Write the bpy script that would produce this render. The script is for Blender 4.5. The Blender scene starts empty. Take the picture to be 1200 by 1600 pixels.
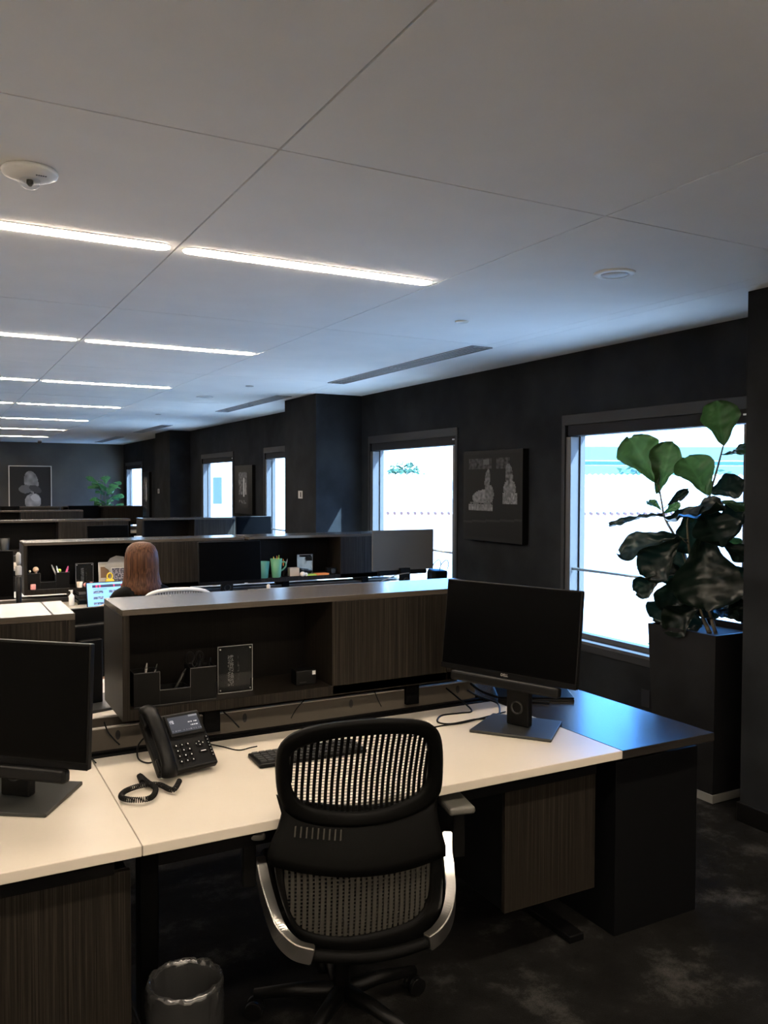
import bpy, bmesh, math, random
from mathutils import Vector, Matrix, noise
random.seed(7)
PI = math.pi
sc = bpy.context.scene
COL = sc.collection

# ------------------------------------------------------------------ camera
YAW, PIT, ROLL, FPX, CAMZ = math.radians(28.325), math.radians(1.8126), math.radians(.1624), 1315.0, 1.7
fw = Vector((math.sin(YAW)*math.cos(PIT), math.cos(YAW)*math.cos(PIT), -math.sin(PIT)))
rt0 = Vector((math.cos(YAW), -math.sin(YAW), 0)); up0 = rt0.cross(fw)
rt = rt0*math.cos(ROLL) + up0*math.sin(ROLL); up = up0*math.cos(ROLL) - rt0*math.sin(ROLL)
cd = bpy.data.cameras.new('camera'); cam = bpy.data.objects.new('camera', cd); COL.objects.link(cam)
cam.matrix_world = Matrix(((rt.x, up.x, -fw.x, 0), (rt.y, up.y, -fw.y, 0), (rt.z, up.z, -fw.z, CAMZ), (0, 0, 0, 1)))
cd.sensor_fit = 'VERTICAL'; cd.sensor_height = 32.0; cd.lens = FPX/1600*32.0; cd.clip_start = .05; cd.clip_end = 300
sc.camera = cam
def ray(px, py): return fw + rt*((px-600)/FPX) + up*((800-py)/FPX)
def at(px, py, x=None, y=None, z=None):
    d = ray(px, py)
    t = x/d.x if x is not None else (y/d.y if y is not None else (z-CAMZ)/d.z)
    return Vector((0, 0, CAMZ)) + d*t

# ------------------------------------------------------------------ light and exposure
sc.view_settings.view_transform = 'Standard'; sc.view_settings.look = 'None'
sc.view_settings.exposure = 0.3; sc.view_settings.gamma = 1.0; sc.view_settings.use_curve_mapping = False
sc.render.film_transparent = False
cy = sc.cycles
cy.max_bounces = 10; cy.diffuse_bounces = 5; cy.glossy_bounces = 4; cy.transparent_max_bounces = 12
cy.use_denoising = True
try: cy.denoiser = 'OPENIMAGEDENOISE'
except Exception: pass
cy.sample_clamp_indirect = 6.0
cy.caustics_reflective = False; cy.caustics_refractive = False
SKY_S = 9.0
SUN_S = 60.0
STRIP = (1.0, .84, .66); STRIP_S = 74.0
world = bpy.data.worlds.new('daylight'); sc.world = world; world.use_nodes = True
wn, wl = world.node_tree.nodes, world.node_tree.links
bg = wn['Background']; bg.inputs[1].default_value = SKY_S
wt = wn.new('ShaderNodeTexCoord'); wx = wn.new('ShaderNodeSeparateXYZ'); wr = wn.new('ShaderNodeValToRGB')
wl.new(wt.outputs['Generated'], wx.inputs[0]); wl.new(wx.outputs['Z'], wr.inputs[0]); wl.new(wr.outputs[0], bg.inputs[0])
we = wr.color_ramp.elements                       # white haze at the horizon, deep blue higher up
we[0].position = 0.0; we[0].color = (.74, .88, 1.0, 1); we[1].position = .24; we[1].color = (.07, .33, 1.0, 1)
wq = we.new(.07); wq.color = (.17, .46, 1.0, 1)
sd = bpy.data.lights.new('sun', 'SUN'); sd.energy = SUN_S; sd.angle = math.radians(.6); sd.color = (.50, .75, 1.0)
so = bpy.data.objects.new('sun', sd); COL.objects.link(so); so.location = (20, -15, 25)
so.rotation_euler = Vector((-.93, 1.0, -1.5)).to_track_quat('-Z', 'Y').to_euler()

CZ = 2.67      # ceiling height
WX = 4.14      # window wall

# ------------------------------------------------------------------ materials
def new_mat(name):
    m = bpy.data.materials.new(name); m.use_nodes = True
    return m, m.node_tree.nodes, m.node_tree.links, m.node_tree.nodes['Principled BSDF']
def plain(name, col, rough=.5, metal=0, spec=.5, bump=0, bscale=200, var=0, vscale=8):
    m, n, l, b = new_mat(name)
    b.inputs['Base Color'].default_value = (*col, 1); b.inputs['Roughness'].default_value = rough
    b.inputs['Metallic'].default_value = metal; b.inputs['Specular IOR Level'].default_value = spec
    tc = n.new('ShaderNodeTexCoord')
    if var:
        t = n.new('ShaderNodeTexNoise'); t.inputs['Scale'].default_value = vscale; t.inputs['Detail'].default_value = 6
        r = n.new('ShaderNodeValToRGB'); l.new(tc.outputs['Object'], t.inputs['Vector']); l.new(t.outputs['Fac'], r.inputs[0])
        r.color_ramp.elements[0].position = .35; r.color_ramp.elements[1].position = .68
        r.color_ramp.elements[0].color = (*[c*(1-var) for c in col], 1); r.color_ramp.elements[1].color = (*[min(1, c*(1+var)) for c in col], 1)
        l.new(r.outputs[0], b.inputs['Base Color'])
    if bump:
        t = n.new('ShaderNodeTexNoise'); t.inputs['Scale'].default_value = bscale; t.inputs['Detail'].default_value = 4
        l.new(tc.outputs['Object'], t.inputs['Vector'])
        bu = n.new('ShaderNodeBump'); bu.inputs['Strength'].default_value = bump; bu.inputs['Distance'].default_value = .002
        l.new(t.outputs['Fac'], bu.inputs['Height']); l.new(bu.outputs[0], b.inputs['Normal'])
    return m
def emis(name, col, s):
    m, n, l, b = new_mat(name)
    b.inputs['Base Color'].default_value = (*[min(1, c) for c in col], 1)
    b.inputs['Emission Color'].default_value = (*col, 1); b.inputs['Emission Strength'].default_value = s
    return m
def wood(name, dark, light, sx, sz, rough=.38, axis='z', spec=.5):
    """streaky ebony laminate: fine streaks running along the axis"""
    m, n, l, b = new_mat(name)
    tc = n.new('ShaderNodeTexCoord'); mp = n.new('ShaderNodeMapping')
    mp.inputs['Scale'].default_value = (sx, sx, sz) if axis == 'z' else (sz, sx, sx)
    l.new(tc.outputs['Object'], mp.inputs['Vector'])
    t = n.new('ShaderNodeTexNoise'); t.inputs['Scale'].default_value = 1; t.inputs['Detail'].default_value = 8; t.inputs['Roughness'].default_value = .75
    l.new(mp.outputs[0], t.inputs['Vector'])
    r = n.new('ShaderNodeValToRGB'); l.new(t.outputs['Fac'], r.inputs[0])
    e = r.color_ramp.elements
    e[0].position = .36; e[0].color = (*dark, 1); e[1].position = .74; e[1].color = (*light, 1)
    x = e.new(.52); x.color = (*[d*.75+g*.25 for d, g in zip(dark, light)], 1)
    l.new(r.outputs[0], b.inputs['Base Color'])
    b.inputs['Roughness'].default_value = rough; b.inputs['Specular IOR Level'].default_value = spec
    return m
M = {}
M['wall'] = plain('charcoal_plaster', (.0115, .0125, .0140), .75, spec=.04, bump=.25, bscale=60, var=.35, vscale=3)
M['wall_far'] = plain('face_lit_end_wall', (.040, .040, .038), .7, spec=.3, var=.2, vscale=2)  # charcoal wall tone raised here to stand in for light falling face-on
M['wall_bounce'] = plain('cream_bounce_plaster', (.90, .87, .82), .85, spec=.2)  # cream picked for the unseen walls so they bounce warm light
M['ceil'] = plain('painted_ceiling', (.91, .895, .87), .9, spec=.1, var=.02, vscale=3)
M['dark'] = plain('black_gap', (.01, .01, .01), .8)
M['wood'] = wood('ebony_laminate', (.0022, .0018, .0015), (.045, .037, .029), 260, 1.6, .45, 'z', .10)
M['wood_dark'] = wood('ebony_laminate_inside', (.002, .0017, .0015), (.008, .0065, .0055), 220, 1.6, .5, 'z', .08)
M['wood_top'] = wood('ebony_laminate_top', (.045, .037, .029), (.080, .066, .052), 70, 2.0, .20, 'x', .38)
M['return'] = wood('dark_laminate_top', (.010, .009, .008), (.03, .026, .022), 120, 2.0, .21, 'x', .75)
M['black_panel'] = plain('black_cabinet_panel', (.003, .0032, .0036), .4, spec=.14)
M['desk'] = plain('cream_desktop', (.475, .430, .362), .36, spec=.45, var=.02, vscale=5)
M['blk'] = plain('black_plastic', (.003, .003, .003), .42, spec=.13)
M['blk_matte'] = plain('black_matte_metal', (.0025, .0025, .0027), .55, spec=.06)
M['screen'] = plain('dark_screen_glass', (.0008, .0008, .0009), .3, spec=.035)
M['base'] = plain('graphite_stand', (.022, .0225, .021), .42, spec=.35)
M['spine'] = plain('taupe_metal_rail', (.075, .065, .052), .45, spec=.3)
M['edge'] = plain('pale_metal_edge', (.45, .42, .38), .4, metal=.4)
M['alu'] = plain('polished_aluminium', (.66, .64, .61), .28, metal=1)
M['steel'] = plain('steel_bar', (.6, .58, .55), .3, metal=1)
M['chair_frame'] = plain('chair_black_frame', (.0022, .0022, .0021), .5, spec=.05, bump=.3, bscale=900)
M['chair_net'] = plain('chair_black_net', (.0022, .0022, .0021), .6, spec=.05)
M['chair_net2'] = plain('chair_grey_net', (.038, .036, .031), .6, spec=.05)
M['pad'] = plain('grey_arm_pad', (.06, .058, .05), .6)
M['shade'] = plain('roller_shade', (.012, .012, .014), .7, spec=.1)
M['frame'] = plain('window_frame_grey', (.035, .035, .037), .5)
M['frame_dk'] = plain('window_trim_dark', (.016, .0165, .018), .6, spec=.2)
M['white'] = plain('white_plastic', (.75, .74, .72), .5)
M['silver'] = plain('silver_monitor_back', (.075, .071, .062), .5, spec=.3)
M['bag'] = plain('bin_liner', (.02, .02, .02), .16, spec=.9, bump=.8, bscale=40)
M['stem'] = plain('brown_stem', (.09, .07, .04), .7)
M['soil'] = plain('soil', (.03, .022, .015), .95)
M['planter'] = plain('dark_planter', (.007, .007, .0075), .5, spec=.12, var=.3, vscale=5)
M['grayplate'] = plain('wall_plate', (.30, .29, .27), .5)
M['strip'] = emis('warm_diffuser', STRIP, STRIP_S)

def glass(name, tint=(1, 1, 1), refl=.06):
    m, n, l, b = new_mat(name); n.remove(b); out = n['Material Output']
    tr = n.new('ShaderNodeBsdfTransparent'); tr.inputs[0].default_value = (*tint, 1)
    gl = n.new('ShaderNodeBsdfGlossy'); gl.inputs['Roughness'].default_value = .03
    mx = n.new('ShaderNodeMixShader'); fr = n.new('ShaderNodeLayerWeight'); fr.inputs[0].default_value = .5
    pw = n.new('ShaderNodeMath'); pw.operation = 'POWER'; pw.inputs[1].default_value = 5; l.new(fr.outputs['Facing'], pw.inputs[0])
    ml = n.new('ShaderNodeMath'); ml.operation = 'MULTIPLY_ADD'; ml.inputs[1].default_value = .6; ml.inputs[2].default_value = refl*.4; l.new(pw.outputs[0], ml.inputs[0])
    l.new(ml.outputs[0], mx.inputs[0]); l.new(tr.outputs[0], mx.inputs[1]); l.new(gl.outputs[0], mx.inputs[2]); l.new(mx.outputs[0], out.inputs[0])
    return m
M['glass'] = glass('window_glass', (.96, .98, .98))
M['acrylic'] = glass('clear_acrylic', (.93, .94, .94))

def carpet():
    m, n, l, b = new_mat('dark_patterned_carpet')
    tc = n.new('ShaderNodeTexCoord')
    a = n.new('ShaderNodeTexNoise'); a.inputs['Scale'].default_value = 3.2; a.inputs['Detail'].default_value = 9; a.inputs['Roughness'].default_value = .72
    l.new(tc.outputs['Object'], a.inputs['Vector'])
    r = n.new('ShaderNodeValToRGB'); l.new(a.outputs['Fac'], r.inputs[0])
    e = r.color_ramp.elements; e[0].position = .40; e[0].color = (.008, .0078, .0075, 1); e[1].position = .74; e[1].color = (.085, .082, .078, 1)
    x = e.new(.53); x.color = (.014, .0135, .013, 1)
    f = n.new('ShaderNodeTexNoise'); f.inputs['Scale'].default_value = 260; f.inputs['Detail'].default_value = 2
    l.new(tc.outputs['Object'], f.inputs['Vector'])
    mx = n.new('ShaderNodeMixRGB'); mx.blend_type = 'MULTIPLY'; mx.inputs[0].default_value = .8
    l.new(r.outputs[0], mx.inputs[1]); l.new(f.outputs['Fac'], mx.inputs[2]); l.new(mx.outputs[0], b.inputs['Base Color'])
    b.inputs['Roughness'].default_value = .95; b.inputs['Specular IOR Level'].default_value = .05
    bu = n.new('ShaderNodeBump'); bu.inputs['Strength'].default_value = .6; bu.inputs['Distance'].default_value = .004
    l.new(f.outputs['Fac'], bu.inputs['Height']); l.new(bu.outputs[0], b.inputs['Normal'])
    return m
M['carpet'] = carpet()
def leafmat(name, col, trans):
    m, n, l, b = new_mat(name)
    out = n['Material Output']
    b.inputs['Base Color'].default_value = (*col, 1); b.inputs['Roughness'].default_value = .30; b.inputs['Specular IOR Level'].default_value = .25
    at_ = n.new('ShaderNodeAttribute'); at_.attribute_name = 'vein'
    mr = n.new('ShaderNodeMixRGB'); mr.inputs[1].default_value = (*col, 1); mr.inputs[2].default_value = (*[min(1, c*1.7+.01) for c in col], 1)
    l.new(at_.outputs['Fac'], mr.inputs[0]); l.new(mr.outputs[0], b.inputs['Base Color'])
    t = n.new('ShaderNodeBsdfTranslucent'); t.inputs[0].default_value = (*trans, 1)
    mx = n.new('ShaderNodeMixShader'); mx.inputs[0].default_value = .22
    l.new(b.outputs[0], mx.inputs[1]); l.new(t.outputs[0], mx.inputs[2]); l.new(mx.outputs[0], out.inputs[0])
    return m
M['leaf'] = leafmat('lit_fig_leaf', (.012, .028, .008), (.06, .10, .02))  # upper leaves: light shining through is put into the colour
M['leaf_shaded'] = leafmat('shaded_fig_leaf', (.0028, .0062, .0042), (.006, .012, .005))  # lower leaves: shade of overlapping layers is put into the colour
def attrmat(name, emit=0, rough=.5):
    m, n, l, b = new_mat(name)
    a = n.new('ShaderNodeAttribute'); a.attribute_name = 'Col'
    l.new(a.outputs['Color'], b.inputs['Base Color']); b.inputs['Roughness'].default_value = rough
    if emit: l.new(a.outputs['Color'], b.inputs['Emission Color']); b.inputs['Emission Strength'].default_value = emit
    return m
M['print'] = attrmat('printed_picture', 0, .5); M['print'].node_tree.nodes['Principled BSDF'].inputs['Specular IOR Level'].default_value = .08
M['lcd'] = attrmat('lit_screen', .75, .3)

# ------------------------------------------------------------------ mesh helpers
def B(): return bmesh.new()
def box(bm, x0, y0, z0, x1, y1, z1, mi=0):
    r = bmesh.ops.create_cube(bm, size=1)
    for v in r['verts']: v.co = Vector(((x0+x1)/2 + v.co.x*(x1-x0), (y0+y1)/2 + v.co.y*(y1-y0), (z0+z1)/2 + v.co.z*(z1-z0)))
    if mi:
        for f in {f for v in r['verts'] for f in v.link_faces}: f.material_index = mi
    return r['verts']
def bev(bm, w=.003, seg=2):
    bmesh.ops.bevel(bm, geom=bm.edges[:], offset=w, segments=seg, affect='EDGES', profile=.5, clamp_overlap=True); return bm
def rbox(x0, y0, z0, x1, y1, z1, w=.003, seg=2):
    bm = B(); box(bm, x0, y0, z0, x1, y1, z1); return bev(bm, w, seg)
def rot_verts(vs, M4):
    for v in vs: v.co = M4 @ v.co
def cyl(bm, p0, p1, r0, r1=None, seg=20, caps=True, mi=0):
    p0, p1 = Vector(p0), Vector(p1); r1 = r0 if r1 is None else r1
    q = (p1-p0).to_track_quat('Z', 'Y').to_matrix(); A = []; C = []
    for k in range(seg):
        a = 2*PI*k/seg; v = q @ Vector((math.cos(a), math.sin(a), 0))
        A.append(bm.verts.new(p0+v*r0)); C.append(bm.verts.new(p1+v*r1))
    for k in range(seg):
        f = bm.faces.new((A[k], A[(k+1) % seg], C[(k+1) % seg], C[k])); f.smooth = True; f.material_index = mi
    if caps: bm.faces.new(A[::-1]).material_index = mi; bm.faces.new(C).material_index = mi
def tube(bm, pts, r, seg=8, rb=None, closed=False):
    """tube along points; rb gives a flat section (r across, rb along the second axis)"""
    pts = [Vector(p) for p in pts]; N = len(pts); rings = []; prev = None
    for i, p in enumerate(pts):
        d = (pts[(i+1) % N] - pts[i-1]) if closed else (pts[min(i+1, N-1)] - pts[max(i-1, 0)])
        d.normalize()
        if prev is None:
            a = Vector((0, 0, 1)) if abs(d.z) < .9 else Vector((1, 0, 0))
            s = d.cross(a).normalized()
        else: s = (prev - d*prev.dot(d)).normalized()
        prev = s; t = d.cross(s); rr = r[i] if isinstance(r, (list, tuple)) else r; r2 = rr if rb is None else rb
        rings.append([bm.verts.new(p + s*rr*math.cos(2*PI*k/seg) + t*r2*math.sin(2*PI*k/seg)) for k in range(seg)])
    for i in range(N if closed else N-1):
        a, b = rings[i], rings[(i+1) % N]
        for k in range(seg):
            f = bm.faces.new((a[k], a[(k+1) % seg], b[(k+1) % seg], b[k])); f.smooth = True
    if not closed: bm.faces.new(rings[0][::-1]); bm.faces.new(rings[-1])
def smooth_path(P, n=8, closed=False):
    P = [Vector(p) for p in P]; out = []; N = len(P)
    for i in range(N if closed else N-1):
        g = (lambda k: P[k % N]) if closed else (lambda k: P[min(max(k, 0), N-1)])
        p0, p1, p2, p3 = g(i-1), g(i), g(i+1), g(i+2)
        for j in range(n):
            t = j/n; out.append(.5*((2*p1)+(p2-p0)*t+(2*p0-5*p1+4*p2-p3)*t*t+(3*p1-p0-3*p2+p3)*t**3))
    if not closed: out.append(P[-1])
    return out
def lathe(bm, prof, c=(0, 0, 0), seg=28, cap=True, mi=0, fn=None):
    c = Vector(c); rings = []
    for i, (r, z) in enumerate(prof):
        ring = []
        for k in range(seg):
            a = 2*PI*k/seg; rr = r*(fn(i, a) if fn else 1)
            ring.append(bm.verts.new(c+Vector((rr*math.cos(a), rr*math.sin(a), z))))
        rings.append(ring)
    for i in range(len(rings)-1):
        for k in range(seg):
            f = bm.faces.new((rings[i][k], rings[i][(k+1) % seg], rings[i+1][(k+1) % seg], rings[i+1][k])); f.smooth = True; f.material_index = mi
    if cap: bm.faces.new(rings[0][::-1]).material_index = mi; bm.faces.new(rings[-1]).material_index = mi
def ball(bm, c, r, sx=1, sy=1, sz=1, seg=14):
    rr = bmesh.ops.create_uvsphere(bm, u_segments=seg, v_segments=max(6, seg//2+2), radius=r)
    for v in rr['verts']: v.co = Vector((c[0]+v.co.x*sx, c[1]+v.co.y*sy, c[2]+v.co.z*sz))
    for f in {f for v in rr['verts'] for f in v.link_faces}: f.smooth = True
def prism(bm, poly, z0, z1, mi=0):
    a = [bm.verts.new((x, y, z0)) for x, y in poly]; b = [bm.verts.new((x, y, z1)) for x, y in poly]
    n = len(poly); bm.faces.new(a[::-1]).material_index = mi; bm.faces.new(b).material_index = mi
    for k in range(n): bm.faces.new((a[k], a[(k+1) % n], b[(k+1) % n], b[k])).material_index = mi
def obj(name, bm, mats, parent=None, loc=None, rot=None):
    bmesh.ops.recalc_face_normals(bm, faces=bm.faces[:])
    me = bpy.data.meshes.new(name); bm.to_mesh(me); bm.free()
    for m in (mats if isinstance(mats, (list, tuple)) else [mats]): me.materials.append(M[m] if isinstance(m, str) else m)
    o = bpy.data.objects.new(name, me); COL.objects.link(o)
    if parent: o.parent = parent
    if loc is not None: o.location = loc
    if rot is not None: o.rotation_euler = rot
    return o
def tag(o, label, cat, group=None, kind=None):
    o['label'] = label; o['category'] = cat
    if group: o['group'] = group
    if kind: o['kind'] = kind
    return o
def thing(name, label, cat, loc=(0, 0, 0), rz=0, group=None):
    o = bpy.data.objects.new(name, None); COL.objects.link(o); o.empty_display_size = .1
    o.location = loc; o.rotation_euler = (0, 0, rz); return tag(o, label, cat, group)
def struct(name, bm, m):
    o = obj(name, bm, m); o['kind'] = 'structure'; return o
def sempty(name, loc=(0, 0, 0)):
    o = bpy.data.objects.new(name, None); COL.objects.link(o); o.location = loc; o['kind'] = 'structure'; return o
def dup(root, loc, rz=None, label=None, group=None):
    r = root.copy(); COL.objects.link(r); r.location = loc
    if rz is not None: r.rotation_euler = (0, 0, rz)
    if label: r['label'] = label
    if group: r['group'] = group
    def kids(a, b):
        for ch in list(a.children):
            c = ch.copy(); COL.objects.link(c); c.parent = b; kids(ch, c)
    kids(root, r); return r
def picture(name, w, h, fn, mat, parent, M4, nx=60, nz=60):
    """flat printed or lit picture: a fine grid with one colour per cell, width along local x, height along local z"""
    bm = B(); cl = bm.loops.layers.float_color.new('Col')
    V = [[bm.verts.new(M4 @ Vector((w*(i/nx-.5), 0, h*(j/nz-.5)))) for i in range(nx+1)] for j in range(nz+1)]
    for j in range(nz):
        for i in range(nx):
            f = bm.faces.new((V[j][i], V[j][i+1], V[j+1][i+1], V[j+1][i])); c = fn((i+.5)/nx, (j+.5)/nz)
            for lp in f.loops: lp[cl] = (*c, 1)
    return obj(name, bm, mat, parent)
def text(name, s, size, mat, parent, M4, ext=.0004):
    cu = bpy.data.curves.new('t', 'FONT'); cu.body = s; cu.size = size; cu.extrude = ext; cu.align_x = 'CENTER'; cu.align_y = 'CENTER'
    o = bpy.data.objects.new('t', cu); COL.objects.link(o)
    me = bpy.data.meshes.new_from_object(o.evaluated_get(bpy.context.evaluated_depsgraph_get()))
    bpy.data.objects.remove(o); bpy.data.curves.remove(cu)
    me.transform(M4); me.materials.clear(); me.materials.append(M[mat])
    q = bpy.data.objects.new(name, me); COL.objects.link(q); q.parent = parent; return q
def T(x, y, z): return Matrix.Translation((x, y, z))
def R(a, ax): return Matrix.Rotation(a, 4, ax)

# ------------------------------------------------------------------ room shell
XL, YB, YE = -2.4, -2.2, 21.0  # left and back walls are unseen, kept near for their bounced light
WTH = .14
bm = B(); box(bm, XL-.2, YB-.2, -.2, WX+WTH, YE+.2, 0); struct('floor', bm, 'carpet')
# ceiling: big panels with narrow dark joints over a dark backing
bm = B()
X0, DX, Y0, DY, G = .902, 1.2475, 2.316, 2.49, .0035
xs = [X0+DX*k for k in range(-5, 3)]; ys = [Y0+DY*k for k in range(-3, 9)]
xs = [XL]+[x for x in xs if x > XL+.1]+[3.51, WX]; ys = [YB]+[y for y in ys if YB+.1 < y < YE-.1]+[YE]
for i in range(len(xs)-1):
    for j in range(len(ys)-1):
        g = G if xs[i] < 3.3 else .0015
        box(bm, xs[i]+g, ys[j]+(G if xs[i] < 3.3 else 0), CZ, xs[i+1]-(G if xs[i+1] < 3.3 else .0015), ys[j+1]-(G if xs[i] < 3.3 else 0), CZ+.02)
box(bm, XL-.2, YB-.2, CZ+.02, WX+WTH, YE+.2, CZ+.12, 1)
struct('ceiling', bm, ['ceil', 'dark'])
# window wall
WZ0, WZ1 = .56, 2.20
WINS = [(3.25, 4.85), (6.33, 7.99), (9.55, 11.20), (12.62, 14.30), (19.0, 20.72)]
bm = B(); ycur = YB-.2
for a, b in sorted(WINS):
    box(bm, WX, ycur, 0, WX+WTH, a, CZ+.05)
    box(bm, WX, a, 0, WX+WTH, b, WZ0); box(bm, WX, a, WZ1, WX+WTH, b, CZ+.05); ycur = b
box(bm, WX, ycur, 0, WX+WTH, YE+.2, CZ+.05)
struct('wall_right', bm, 'wall')
bm = B(); box(bm, XL-.2, YE, 0, WX+WTH, YE+.2, CZ+.05); struct('wall_far', bm, 'wall_far')
bm = B(); box(bm, XL-.2, YB-.2, 0, WX, YB, CZ+.05); struct('wall_back', bm, 'wall_bounce')
bm = B(); box(bm, XL-.2, YB, 0, XL, YE, CZ+.05); struct('wall_left', bm, 'wall_bounce')
COLS = [(3.60, 1.95, 2.86), (3.60, 8.20, 9.09), (3.77, 15.05, 16.15)]
for k, (cx, a, b) in enumerate(COLS):
    bm = B(); box(bm, cx, a, 0, WX, b, CZ); struct('wall_column' if k == 0 else 'wall_column.%03d' % k, bm, 'wall')
    bm = B(); box(bm, cx-.012, a-.012, 0, WX, b+.012, .10); struct('baseboard_column' if k == 0 else 'baseboard_column.%03d' % k, bev(bm, .003, 1), 'blk')
bm = B(); segs = sorted([(YB, 1.95), (2.872, 8.188), (9.102, 15.038), (16.162, YE)])
for a, b in segs: box(bm, WX-.012, a, 0, WX, b, .10)
struct('baseboard_right', bm, 'blk')
bm = B(); box(bm, XL, YE-.012, 0, WX-.012, YE, .10); struct('baseboard_far', bm, 'blk')
# windows
for k, (a, b) in enumerate(WINS):
    w = sempty('window_%d' % (k+1), (WX, (a+b)/2, WZ0)); hw = (b-a)/2; H = WZ1-WZ0
    bm = B()
    GX = .085
    box(bm, 0.0, hw-.055, .02, GX+.05, hw-.0, H-.14); box(bm, 0.0, -hw, .02, GX+.05, -hw+.055, H-.14)   # jamb liners
    box(bm, GX-.004, hw-.067, .02, GX+.045, hw-.055, H-.10); box(bm, GX-.004, -hw+.055, .02, GX+.045, -hw+.067, H-.10)
    obj('jamb', bev(bm, .002, 1), 'frame', w)
    bm = B(); box(bm, -.012, -hw, 0.0, GX+.05, hw, .022); box(bm, GX-.02, -hw, .022, GX+.045, hw, .06)
    obj('window_sill', bev(bm, .002, 1), 'frame', w)
    bm = B(); box(bm, -.012, -hw-.035, H-.055, .02, hw+.035, H+.02); box(bm, -.012, hw, -.05, .01, hw+.035, H-.055); box(bm, -.012, -hw-.035, -.05, .01, -hw, H-.055); box(bm, -.012, -hw, -.05, .01, hw, 0)
    box(bm, GX-.02, -hw, H-.13, GX+.05, hw, H)
    obj('window_frame', bev(bm, .002, 1), 'frame_dk', w)
    bm = B(); box(bm, .005, -hw+.01, H-.135, .10, hw-.01, H-.05); bev(bm, .01, 3); obj('roller_shade', bm, 'shade', w)
    bm = B(); box(bm, -.001, -hw+.03, H-.09, .006, -hw+.06, H-.08); obj('shade_clip', bm, 'white', w)
    bm = B(); box(bm, GX+.005, -hw+.06, .05, GX+.012, hw-.06, H-.12); obj('glass_pane', bm, 'glass', w)
    bm = B(); cyl(bm, (.03, -hw+.055, .53), (.03, hw-.055, .53), .011, seg=12); obj('safety_bar', bm, 'steel', w)

# switch plates and sockets
def plate(name, label, cat, loc, rz, w, h, group=None, toggle=True, pm='grayplate'):
    t = thing(name, label, cat, loc, rz, group)
    obj('plate', rbox(-w/2, -.006, -h/2, w/2, 0, h/2, .002), pm, t)
    if toggle: obj('toggle', rbox(.006, -.010, -.028, .026, -.0055, .028, .002), 'blk', t)
plate('light_switch', 'pale switch plate on the middle column beside the sunlit corner', 'switch', (3.60, 8.62, 1.595), -PI/2, .115, .085)
plate('light_switch', 'small square switch plate on the farthest column', 'switch', (3.77, 15.9, 1.58), -PI/2, .115, .085)
s = plate('wall_socket', 'dark wall socket low under the window behind the desk corner', 'socket', (WX, 4.03, .30), -PI/2, .075, .115, toggle=False, pm='shade')

# ------------------------------------------------------------------ ceiling fittings
YS0 = 3.473
def strip_light(x, y, label):
    t = thing('strip_light', label, 'ceiling light', (x, y, CZ), 0, 'recessed ceiling light strips')
    L = 1.19; n = 8; r = .042
    def slot(bm, z0, z1, rr, ex):
        poly = [(L/2-rr+ex+rr*math.cos(a), rr*math.sin(a)) for a in [(-PI/2+PI*k/n) for k in range(n+1)]] + [(-L/2+rr-ex+rr*math.cos(a), rr*math.sin(a)) for a in [(PI/2+PI*k/n) for k in range(n+1)]]
        prism(bm, poly, z0, z1)
    bm = B(); slot(bm, -.006, .006, r, 0); obj('diffuser', bm, 'strip', t)
    bm = B(); slot(bm, -.003, .006, r+.005, .005); obj('trim_ring', bm, 'white', t)
    return t
rown = ['in the nearest row', 'in the second row from the camera', 'in the third row', 'in the fourth row', 'in the fifth row', 'in the sixth row', 'in the farthest row']
s0 = None
for k in range(-2, 7):  # strips behind and left of the view are unseen, added for their light
    for c in range(-2, 2):
        x = X0 + DX*(c+.5)
        if k >= 0 and c == 1: continue
        lab = ('glowing ceiling strip %s, %s' % (rown[k], ['left of the ceiling joint', 'right of the ceiling joint'][c+1]) if (k >= 0 and -1 <= c <= 0) else
               'unseen ceiling strip added outside the left or front of the view')
        if k < 0 or c < -1: lab = 'unseen ceiling strip added %s the view' % ('behind' if k < 0 else 'left of')
        if s0 is None: s0 = strip_light(x, YS0+DY*k, lab)
        else: dup(s0, (x, YS0+DY*k, CZ), 0, lab)
t = thing('smoke_alarm', 'round smoke alarm with a clear dome on the ceiling at far left', 'smoke alarm', (.283, 2.835, CZ))
bm = B(); lathe(bm, [(.078, 0), (.083, -.006), (.080, -.016), (.055, -.027), (.03, -.031)][::-1], seg=40); obj('housing', bm, 'white', t)
bm = B(); lathe(bm, [(.0295, -.028), (.030, -.036), (.0275, -.046), (.018, -.056), (.006, -.060)][::-1], seg=28)
obj('dome', bm, 'acrylic', t)
bm = B(); lathe(bm, [(.010, -.030), (.011, -.042), (.004, -.050)][::-1], seg=16); obj('sensor', bm, 'base', t)
bm = B()
for k in range(5): box(bm, .012+k*.0065, -.050, -.0295, .0165+k*.0065, -.046, -.0275)
obj('vent_slots', bm, 'dark', t)
t = thing('ceiling_speaker', 'round white recessed disc on the ceiling right of the strips', 'ceiling speaker', (2.76, 2.911, CZ))
bm = B(); lathe(bm, [(.02, -.004), (.062, -.004), (.066, -.009), (.088, -.007), (.094, 0)], seg=44); obj('trim_ring', bm, 'white', t)
bm = B(); lathe(bm, [(.001, -.0065), (.060, -.0065), (.0605, -.004)], seg=40); obj('grille', bm, plain('speaker_grille', (.6, .6, .6), .6, bump=.6, bscale=900), t)
dup(t, (2.676, 9.135, CZ), 0, 'small far recessed disc on the ceiling beyond the second vent')
t0 = None
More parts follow.
